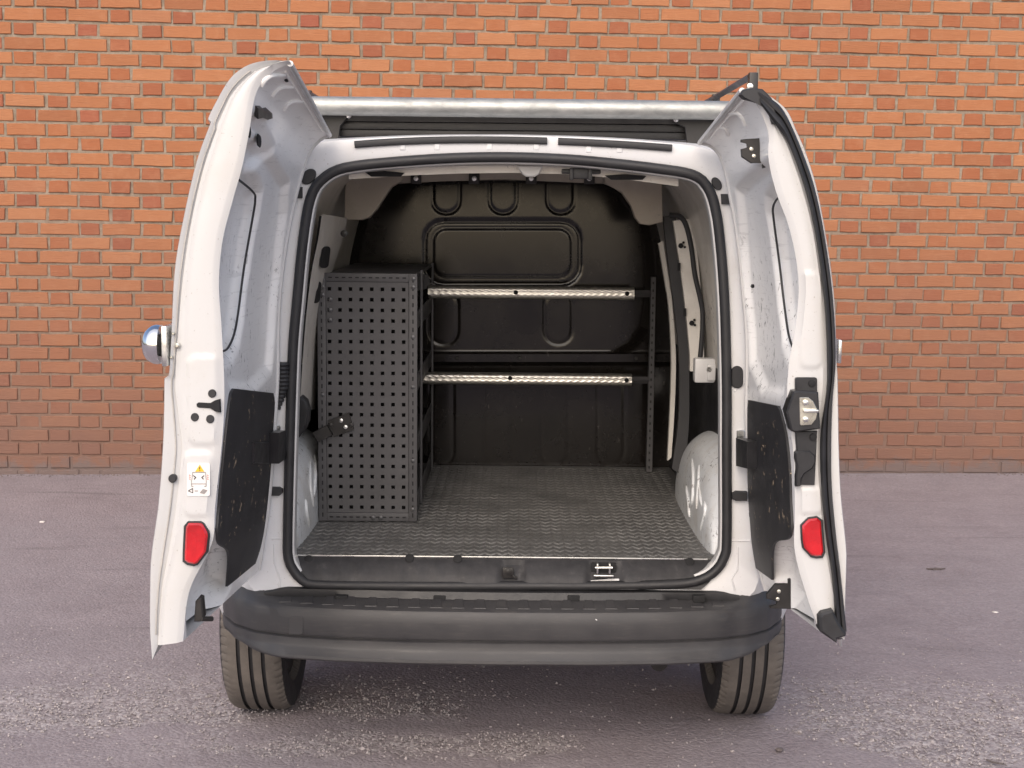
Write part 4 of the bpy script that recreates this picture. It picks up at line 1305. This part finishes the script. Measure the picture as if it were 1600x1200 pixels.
# latch piece at the foot of the left door, catch and slots at the top
lt = MB().prism(px_poly([(305, 940), (310, 934), (315, 936), (316, 950), (318, 966), (312, 972), (303, 972), (304, 955)], YLF + 0.02), (0, 0.03, 0), 0.003)
lt.tube([at(314, 967, YLF + 0.02), at(331, 967, YLF + 0.05)], 0.006, 8)
lt.build("lower_latch", M_BRKT, doorL)
ct = MB().prism([SL.on(x, y, 0.008) for x, y in ((398, 168), (405, 168), (408, 172), (414, 170), (421, 176), (421, 184), (414, 187), (407, 184), (398, 186))], SL.nrm(.8, .9) * -0.012, 0.002)
ct.build("upper_latch", M_BRKT, doorL)
for x, y in ((394, 207), (410, 222)):
    MB().prism([SL.on(a, b2, -0.006) for a, b2 in oval(x, y, 2.6, 10, 0, 12)], SL.nrm(.8, .9) * -0.006).build("slot", M_DARK, doorL)
MB().prism([SL.on(a, b2, 0.003) for a, b2 in oval(447, 125, 3, 1.6, 0, 10)], SL.nrm(.8, .97) * -0.006).build("slot", M_DARK, doorL)
# warning sticker
st = MB()
Ys_ = YF_ - 0.0015
def flat(pts, mi, d): st.prism(px_poly(pts, Ys_ - d), (0, 0.0006, 0), 0, mi)
def line(a, b, w, mi, d=0.0012):
    dx, dy = b[0] - a[0], b[1] - a[1]; L = math.hypot(dx, dy); nx_, ny_ = -dy / L * w / 2, dx / L * w / 2
    flat([(a[0] + nx_, a[1] + ny_), (b[0] + nx_, b[1] + ny_), (b[0] - nx_, b[1] - ny_), (a[0] - nx_, a[1] - ny_)], mi, d)
flat(rrect(292, 723, 328, 775, 3, 3), 0, 0)
flat([(312, 726), (319, 737), (305, 737)], 1, 0.0010)
line((312, 729.5), (312, 733.5), 1.2, 2, 0.0018); line((312, 734.6), (312, 735.8), 1.2, 2, 0.0018)
for a, b2 in (((301, 738), (321, 738)), ((301, 738), (299.5, 750)), ((321, 738), (322, 750)), ((299.5, 756), (321, 756)), ((299, 750), (299, 760)), ((322, 750), (322, 760)), ((299, 760), (302, 760)), ((319, 760), (322, 760))):
    line(a, b2, 1.0, 3)
for a, b2 in (((302, 743), (306, 746)), ((306, 746), (303, 749)), ((319, 743), (315, 746)), ((315, 746), (318, 749))):
    line(a, b2, 1.3, 2)
for x in (296.5, 324.5):
    for k in range(3): line((x - 1.2, 742 + k * 3), (x + 1.2, 743.5 + k * 3), 0.9, 4)
for a, b2 in (((294, 767), (301, 763)), ((294, 767), (301, 770)), ((301, 763), (301, 770))): line(a, b2, 0.9, 2)
line((304, 767), (309, 767), 1.4, 3)
flat([(312, 770), (317, 764), (324, 766), (319, 772)], 3, 0.001)
M_ST = [plain("sticker_white", (0.72, 0.70, 0.68), 0.5, var=0.05), plain("sticker_yellow", (0.78, 0.48, 0.03), 0.5, var=0.05), plain("sticker_black", (0.03, 0.03, 0.03), 0.5), plain("sticker_grey", (0.28, 0.26, 0.25), 0.5), plain("sticker_red", (0.55, 0.12, 0.10), 0.5)]
st.build("warning_sticker", M_ST, doorL, 0, label="white warning sticker with yellow triangle and van drawing")

# ---- right door furniture
YG = YRF - 0.012
# black double-lipped seal along the free edge
so = [(1323, 987), (1314, 900), (1306, 832), (1300, 762), (1299, 695), (1301, 627), (1306, 560), (1302, 470), (1291, 383), (1274, 297), (1252, 232), (1226, 175), (1205, 154), (1185, 141)]
si = [(1306, 990), (1300, 905), (1290, 836), (1283, 762), (1281, 705), (1283, 665), (1292, 600), (1290, 505), (1283, 430), (1271, 352), (1255, 287), (1231, 223), (1210, 193), (1190, 165)]
def bl(t, d): return catmull([at(a[0] + (b2[0] - a[0]) * t, a[1] + (b2[1] - a[1]) * t, YG - d) for a, b2 in zip(si, so)], 6)
loft("edge_seal", [bl(0, -0.006), bl(0.02, 0.010), bl(0.25, 0.017), bl(0.50, 0.013), bl(0.58, 0.004), bl(0.66, 0.012), bl(0.85, 0.014), bl(0.99, 0.006), bl(1.0, -0.02)], M_RUBBER, doorR, 50)
cap = MB().prism(px_poly([(1157, 148), (1160, 141), (1175, 137), (1192, 139), (1206, 153), (1212, 172), (1216, 190), (1207, 194), (1203, 180), (1197, 168), (1180, 158), (1163, 154)], YG - 0.010), (0, 0.03, 0), 0.003)
cap.build("seal_end_cap", M_RUBBER, doorR)
ft = MB().prism(px_poly([(1280, 965), (1285, 958), (1302, 954), (1312, 975), (1323, 990), (1322, 995), (1309, 999), (1308, 1006), (1282, 988)], YG - 0.022), (0, 0.05, 0), 0.006)
ft.build("rubber_foot", M_RUBBER, doorR)
MB().tube([at(1312, 998, YG), at(1314, 1010, YG)], [0.006, 0.003], 8).build("foot_pin", M_STEEL, doorR)
on_face([(1254, 822), (1264, 812), (1277, 810), (1283, 815), (1284, 830), (1287, 862), (1284, 869), (1276, 870), (1268, 868), (1257, 856), (1255, 845)], YG, 0.010, "reflector", M_RED, doorR, 0.004)
on_face([(1251, 821), (1263, 809), (1277, 807), (1286, 813), (1287, 830), (1290, 863), (1286, 872), (1276, 873), (1267, 871), (1254, 857), (1252, 845)], YG, 0.003, "reflector_base", M_RUBBER, doorR)
# lock case
lk = MB().prism(px_poly(rrect(1243, 590, 1277, 620, 3, 2), YG - 0.006), (0, 0.02, 0), 0.002)
lk.prism(px_poly([(1229, 644), (1240, 612), (1244, 611), (1279, 613), (1282, 670), (1243, 676), (1237, 674)], YG - 0.032), (0, 0.05, 0), 0.004)
lk.prism(px_poly([(1243, 674), (1277, 674), (1275, 720), (1273, 758), (1244, 758), (1245, 700)], YG - 0.005), (0, 0.02, 0), 0.002)
lock = lk.build("lock_case", M_PLASTIC, doorR)
zp = MB().prism(px_poly([(1249, 622), (1251, 621), (1263, 621), (1271, 627), (1278, 642), (1275, 655), (1268, 664), (1252, 665), (1250, 663)], YG - 0.0335), (0, 0.006, 0), 0.001, 0)
for y in (629, 655.5): zp.lathe(at(1259, y, YG - 0.036), (0, -1, 0), [(-0.003, 0.006), (0.002, 0.006), (0.003, 0.003)], 12, 1)
zp.box(at(1267, 642, YG - 0.038), (0.034, 0.010, 0.007), None, 0.002, 1)
zp.build("strike_plate", [M_YELLOWED, M_STEEL], doorR)
MB().prism(px_poly([(1243, 708), (1248, 704), (1266, 705), (1274, 712), (1275, 722), (1270, 732), (1257, 741), (1253, 748), (1251, 760), (1244, 761), (1244, 745), (1246, 730), (1243, 718)], YG - 0.014), (0, 0.02, 0), 0.003).build("release_lever", M_PLASTIC, doorR)
for x, y in ((1269, 599), (1271, 683)):
    MB().lathe(at(x, y, YG - 0.008), (0, -1, 0), [(-0.003, 0.0085), (0.002, 0.008), (0.003, 0.004)], 14).build("screw", M_DARK, doorR)
# latch plates
def plate(pts, dots, par, Y, name):
    m_ = MB().prism(px_poly(pts, Y), (0, 0.012, 0), 0.0015, 0)
    for x, y in dots: m_.lathe(at(x, y, Y - 0.001), (0, -1, 0), [(-0.002, 0.0048), (0.002, 0.0045), (0.0028, 0.002)], 12, 1)
    return m_.build(name, [M_BRKT, M_YELLOWED], par)
plate([(1158, 218), (1166, 217), (1184, 216), (1196, 215), (1196, 262), (1192, 263), (1191, 254), (1174, 255), (1159, 245), (1158, 233), (1168, 230), (1167, 224), (1158, 222)], [(1174, 233), (1178, 244)], doorR, YRF + 0.10, "upper_latch")
plate([(1198, 929), (1212, 913), (1232, 913), (1232, 906), (1236, 905), (1236, 952), (1203, 951), (1202, 948), (1214, 946), (1214, 940), (1204, 937), (1198, 936)], [(1217, 924), (1215, 936)], doorR, YRF + 0.03, "lower_latch")
for x, y in ((1176, 447), (1166, 804)):
    MB().prism([SR.on(a, b2, 0.002) for a, b2 in oval(x, y, 1.6, 3.2, 0, 10)], SR.nrm(.3, .5) * -0.004).build("slot", M_DARK, doorR)
# outside hasp seen past the right door
MB().box(at(1309, 548, YRF + 0.06), (0.008, 0.05, 0.055), None, 0.003).build("lock_plate", M_STEEL, doorR)


# ================================================================== ROOF RACK
rack = empty("roof_rack", (VX, 4.2, 1.84), "black roof rack with galvanised loading tube on top of the van", "roof rack")
t0, t1 = at(470, 165, 3.93), at(1160, 173, 3.93)
MB().tube([t0, t0.lerp(t1, .5), t1], 0.0255, 28).build("roller_tube", M_GALV, rack, 50)
for k in range(4):
    MB().box((VX, 4.03 + 0.003 * k, 1.868 - 0.0205 * k - 0.004), (1.25, 0.05, 0.0195), None, 0.003).build("slat", M_BRKT, rack)
for Y in (4.75, 5.5):
    MB().box((VX, Y, 1.87), (1.3, 0.06, 0.035), None, 0.006).build("cross_bar", M_BRKT, rack)
for pts, scx in (([(490, 178), (548, 178), (541, 186), (532, 197), (528, 222), (490, 228)], 545), ([(1050, 182), (1112, 184), (1112, 236), (1074, 230), (1070, 199), (1052, 190)], 1056)):
    MB().prism(px_poly(pts, 3.985), (0, 0.012, 0), 0.002).build("end_bracket", M_BRKT, rack)
    MB().lathe(at(scx, 181 if scx < 800 else 187, 3.98), (0, -1, 0), [(-0.003, 0.007), (0.003, 0.007), (0.004, 0.003)], 12).build("screw", M_STEEL, rack)
for sx in (-1, 1):
    x = 0.637 if sx > 0 else -0.655
    MB().tube([(x, 3.915, 1.958), (x, 4.6, 1.955), (x, 5.6, 1.955)], 0.0105, 4).build("side_rail", M_BRKT, rack, 0)
    for Y in (3.91, 4.62, 5.55):
        MB().box((x + sx * 0.006, Y, 1.905), (0.024, 0.03, 0.125), None, 0.003).build("rail_post", M_BRKT, rack)
    MB().lathe((x - sx * 0.004, 3.894, 1.93), (0, -1, 0), [(-0.003, 0.008), (0.004, 0.008), (0.005, 0.004)], 12).build("screw", M_STEEL, rack)
    MB().box((x, 4.62, 1.853), (0.05, 0.16, 0.03), None, 0.006).build("rack_foot", M_BRKT, rack)
    MB().box((x, 5.55, 1.853), (0.05, 0.16, 0.03), None, 0.006).build("rack_foot", M_BRKT, rack)


# ================================================================== STORAGE UNIT (perforated cabinet, left)
M_CAB = plain("charcoal_powder_coat", (0.072, 0.070, 0.073), 0.5, var=0.15, vscale=9, bump=0.25, bscale=500)
M_SCREW = plain('blackened_screw', (0.10, 0.10, 0.105), 0.35, 0.6, var=0.2)
CYF = at_z(575, 815, FZ + 0.002).y
c00, c11 = at(498, 815, CYF), at(652, 428, CYF)
X0, X1, Z0, Z1 = c00.x, c11.x, FZ + 0.003, c11.z
YB = BY - 0.06
unit = empty("storage_unit", ((X0 + X1) / 2, (CYF + YB) / 2, Z0), "tall charcoal storage unit with perforated end panel inside the van", "storage unit")
fr = 0.026
# frame: four folded rails on the end, then the body behind
fm = MB()
fm.box(((X0 + fr / 2), CYF + 0.012, (Z0 + Z1) / 2), (fr, 0.024, Z1 - Z0), None, 0.002)
fm.box(((X1 - fr / 2), CYF + 0.012, (Z0 + Z1) / 2), (fr, 0.024, Z1 - Z0), None, 0.002)
fm.box(((X0 + X1) / 2, CYF + 0.013, Z1 - fr / 2), (X1 - X0 - 2 * fr, 0.022, fr), None, 0.002)
fm.box(((X0 + X1) / 2, CYF + 0.013, Z0 + fr / 2), (X1 - X0 - 2 * fr, 0.022, fr), None, 0.002)
fm.build("end_frame", M_CAB, unit)
sl = MB()
ns = 30
for k in range(ns):
    z = Z0 + 0.02 + (Z1 - Z0 - 0.04) * k / (ns - 1)
    for x in (X0 + fr * .5, X1 - fr * .5):
        sl.box((x, CYF + 0.0005, z), (0.004, 0.003, 0.013), None)
for k in range(12):
    x = X0 + fr + 0.014 + (X1 - X0 - 2 * fr - 0.028) * k / 11
    for z in (Z1 - fr * .5, Z0 + fr * .5):
        sl.box((x, CYF + 0.0015, z), (0.011, 0.003, 0.0035), None)
sl.build("rail_slot", M_DARK, unit, 0, kind="stuff")
# perforated sheet with real holes
a0, a1, z0, z1 = X0 + fr + 0.001, X1 - fr - 0.001, Z0 + fr + 0.001, Z1 - fr - 0.001
NCx, NCz, hs = 8, 22, 0.0112
xc = [at(515 + (630.5 - 515) * k / 7, 600, CYF).x for k in range(NCx)]
zt, zb = at(575, 452, CYF).z, at(575, 793, CYF).z
zc_ = [zb + (zt - zb) * k / (NCz - 1) for k in range(NCz)]
xl = [a0] + [v for x in xc for v in (x - hs / 2, x + hs / 2)] + [a1]
zl = [z0] + [v for z in zc_ for v in (z - hs / 2, z + hs / 2)] + [z1]
pv, pf_ = [], []
yp = CYF + 0.004
for z in zl:
    for x in xl: pv.append((x, yp, z))
W_ = len(xl)
for j in range(len(zl) - 1):
    for i in range(len(xl) - 1):
        if i % 2 == 1 and j % 2 == 1:
            q = [j * W_ + i, j * W_ + i + 1, (j + 1) * W_ + i + 1, (j + 1) * W_ + i]
            b = len(pv)
            pv += [(pv[k][0], yp + 0.006, pv[k][2]) for k in q]
            pf_ += [(q[k], b + k, b + (k + 1) % 4, q[(k + 1) % 4]) for k in range(4)]
        else:
            pf_.append((j * W_ + i, j * W_ + i + 1, (j + 1) * W_ + i + 1, (j + 1) * W_ + i))
mesh("perforated_panel", pv, pf_, M_CAB, unit, 0, fix=False)
MB().box(((X0 + X1) / 2, CYF + 0.045, (Z0 + Z1) / 2), (X1 - X0 - 0.03, 0.004, Z1 - Z0 - 0.04), None).build("panel_backing", M_DARK, unit)
# body: back sheet to the van's side, shelves, front uprights towards the aisle
MB().box((X0 + 0.004, (CYF + YB) / 2 + 0.02, (Z0 + Z1) / 2), (0.005, YB - CYF - 0.04, Z1 - Z0 - 0.02), None).build("back_sheet", M_CAB, unit)
for z in (Z0 + 0.012, Z0 + 0.20, Z0 + 0.40, Z0 + 0.60, Z1 - 0.010):
    MB().box(((X0 + X1) / 2, (CYF + YB) / 2 + 0.02, z), (X1 - X0 - 0.02, YB - CYF - 0.05, 0.012), None, 0.002).build("shelf", M_CAB, unit)
    if z < Z1 - 0.05: MB().box((X1 - 0.010, (CYF + YB) / 2 + 0.02, z + 0.022), (0.004, YB - CYF - 0.06, 0.055), None, 0.001).build("shelf_lip", M_CAB, unit)
for Y in (CYF + 0.30, YB - 0.012):
    MB().box((X1 - 0.006, Y, (Z0 + Z1) / 2), (0.008, 0.03, Z1 - Z0), None, 0.002).build("upright", M_CAB, unit)
for x, y in ((504, 436), (504, 448), (504, 461), (646, 436), (646, 449), (516, 468), (516, 484), (516, 500), (504, 617), (645, 527), (645, 605), (645, 720), (645, 796), (583, 809), (595, 809)):
    MB().lathe(at(x, y, CYF - 0.001), (0, -1, 0), [(-0.003, 0.0062), (0.002, 0.006), (0.003, 0.003)], 12).build("screw", M_SCREW, unit)
lb = MB().prism([at(x, y, CYF - 0.008) for x, y in ((513, 657), (545, 645), (553, 671), (522, 683))], (0, 0.008, 0), 0.001, 0)
lb.prism([at(x, y, CYF - 0.020) for x, y in ((488, 676), (511, 665), (519, 680), (497, 691))], (0, 0.018, 0), 0.001, 0)
for x, y in ((533, 657), (540, 667)):
    lb.lathe(at(x, y, CYF - 0.009), (0, -1, 0), [(0, 0.0062), (0.004, 0.0062), (0.005, 0.003)], 12, 1)
for x, y in ((517, 664), (549, 664)):
    lb.lathe(at(x, y, CYF - 0.009), (0, -1, 0), [(0, 0.007), (0.004, 0.0065), (0.005, 0.003)], 12, 0)
lb.build("fixing_bracket", [M_BRKT, M_STEEL], unit)

# ================================================================== LOAD BARS + UPRIGHT (right)
YU = at_z(1016, 738, FZ + 0.002).y
bars = empty("load_bar_rack", (0.2, YU, FZ), "two silver embossed load bars on a black slotted upright by the bulkhead", "load bar")
up = MB()
ub, ut = at(1014, 738, YU), at(1021, 433, YU)
for d, sgn in ((0.0, -1), (0.022, 1)):
    pass
up.prism([ub + V((-0.011, 0, 0)), ub + V((0.013, 0, 0)), ut + V((0.010, 0, 0)), ut + V((-0.008, 0, 0))], (0, 0.03, 0), 0.002)
up.build("upright", M_CAB, bars)
hl = MB()
for k in range(26):
    p = ub.lerp(ut, (k + 0.7) / 26.5)
    hl.box(p + V((0, -0.0005, 0)), (0.006, 0.002, 0.009))
hl.build("upright_slot", M_DARK, bars, 0, kind="stuff")
def load_bar(p0, p1, hgt, name="load_bar"):
    n, m = 320, 22
    L = (p1 - p0).length; ax = (p1 - p0).normalized(); rows_ = []
    for j in range(m + 1):
        v = j / m * 2 - 1
        row = []
        for i in range(n + 1):
            u = L * i / n
            prot = 0.010 * (1 - abs(v) ** 5)
            ph = 2 * math.pi * u / 0.026
            wob = 0.10 * math.sin(ph)
            prot += 0.0011 * (math.exp(-((v - 0.40 - wob) / 0.16) ** 2) + math.exp(-((v + 0.30 + wob) / 0.16) ** 2) + 0.5 * math.exp(-((v - 0.05) / 0.12) ** 2) * (0.5 + 0.5 * math.cos(ph)))
            row.append(p0 + ax * u + V((0, -prot, v * hgt / 2)))
        rows_.append(row)
    rows_ = [[p + V((0, 0.02, 0)) for p in rows_[0]]] + rows_ + [[p + V((0, 0.02, 0)) for p in rows_[-1]]]
    o = loft(name, rows_, M_ALU, bars, 50)
    for q in (0, 1):
        ring_ = [r[0 if q == 0 else -1] for r in rows_]
        MB().add(ring_, [tuple(range(len(ring_)))]).build("end_cap", M_ALU, o, 0)
    return o
YBAR = YU - 0.01
b1 = load_bar(at(669, 456, YBAR), at(991, 459, YBAR), 0.047)
b2_ = load_bar(at(654, 591, YBAR), at(987, 594, YBAR), 0.044)
for o, lst in ((b1, ((806, 457), (980, 459))), (b2_, ((797, 591), (979, 594)))):
    for x, y in lst:
        MB().lathe(at(x, y, YBAR - 0.0125), (0, -1, 0), [(-0.004, 0.0085), (0.0012, 0.0082)], 14).build("bolt_hole", M_DARK, o)
for (xa, ya), (xb, yb) in (((985, 459), (1018, 459)), ((983, 594), (1016, 594))):
    MB().tube([at(xa, ya, YU + 0.01), at(xb, yb, YU + 0.01)], 0.013, 4).build("bar_arm", M_CAB, bars, 0)
sl2 = MB().prism(px_poly([(652, 430), (668, 428), (672, 440), (672, 450), (652, 455)], YBAR + 0.01), (0, 0.02, 0), 0.001)
sl2.build("bar_bracket", M_CAB, bars)
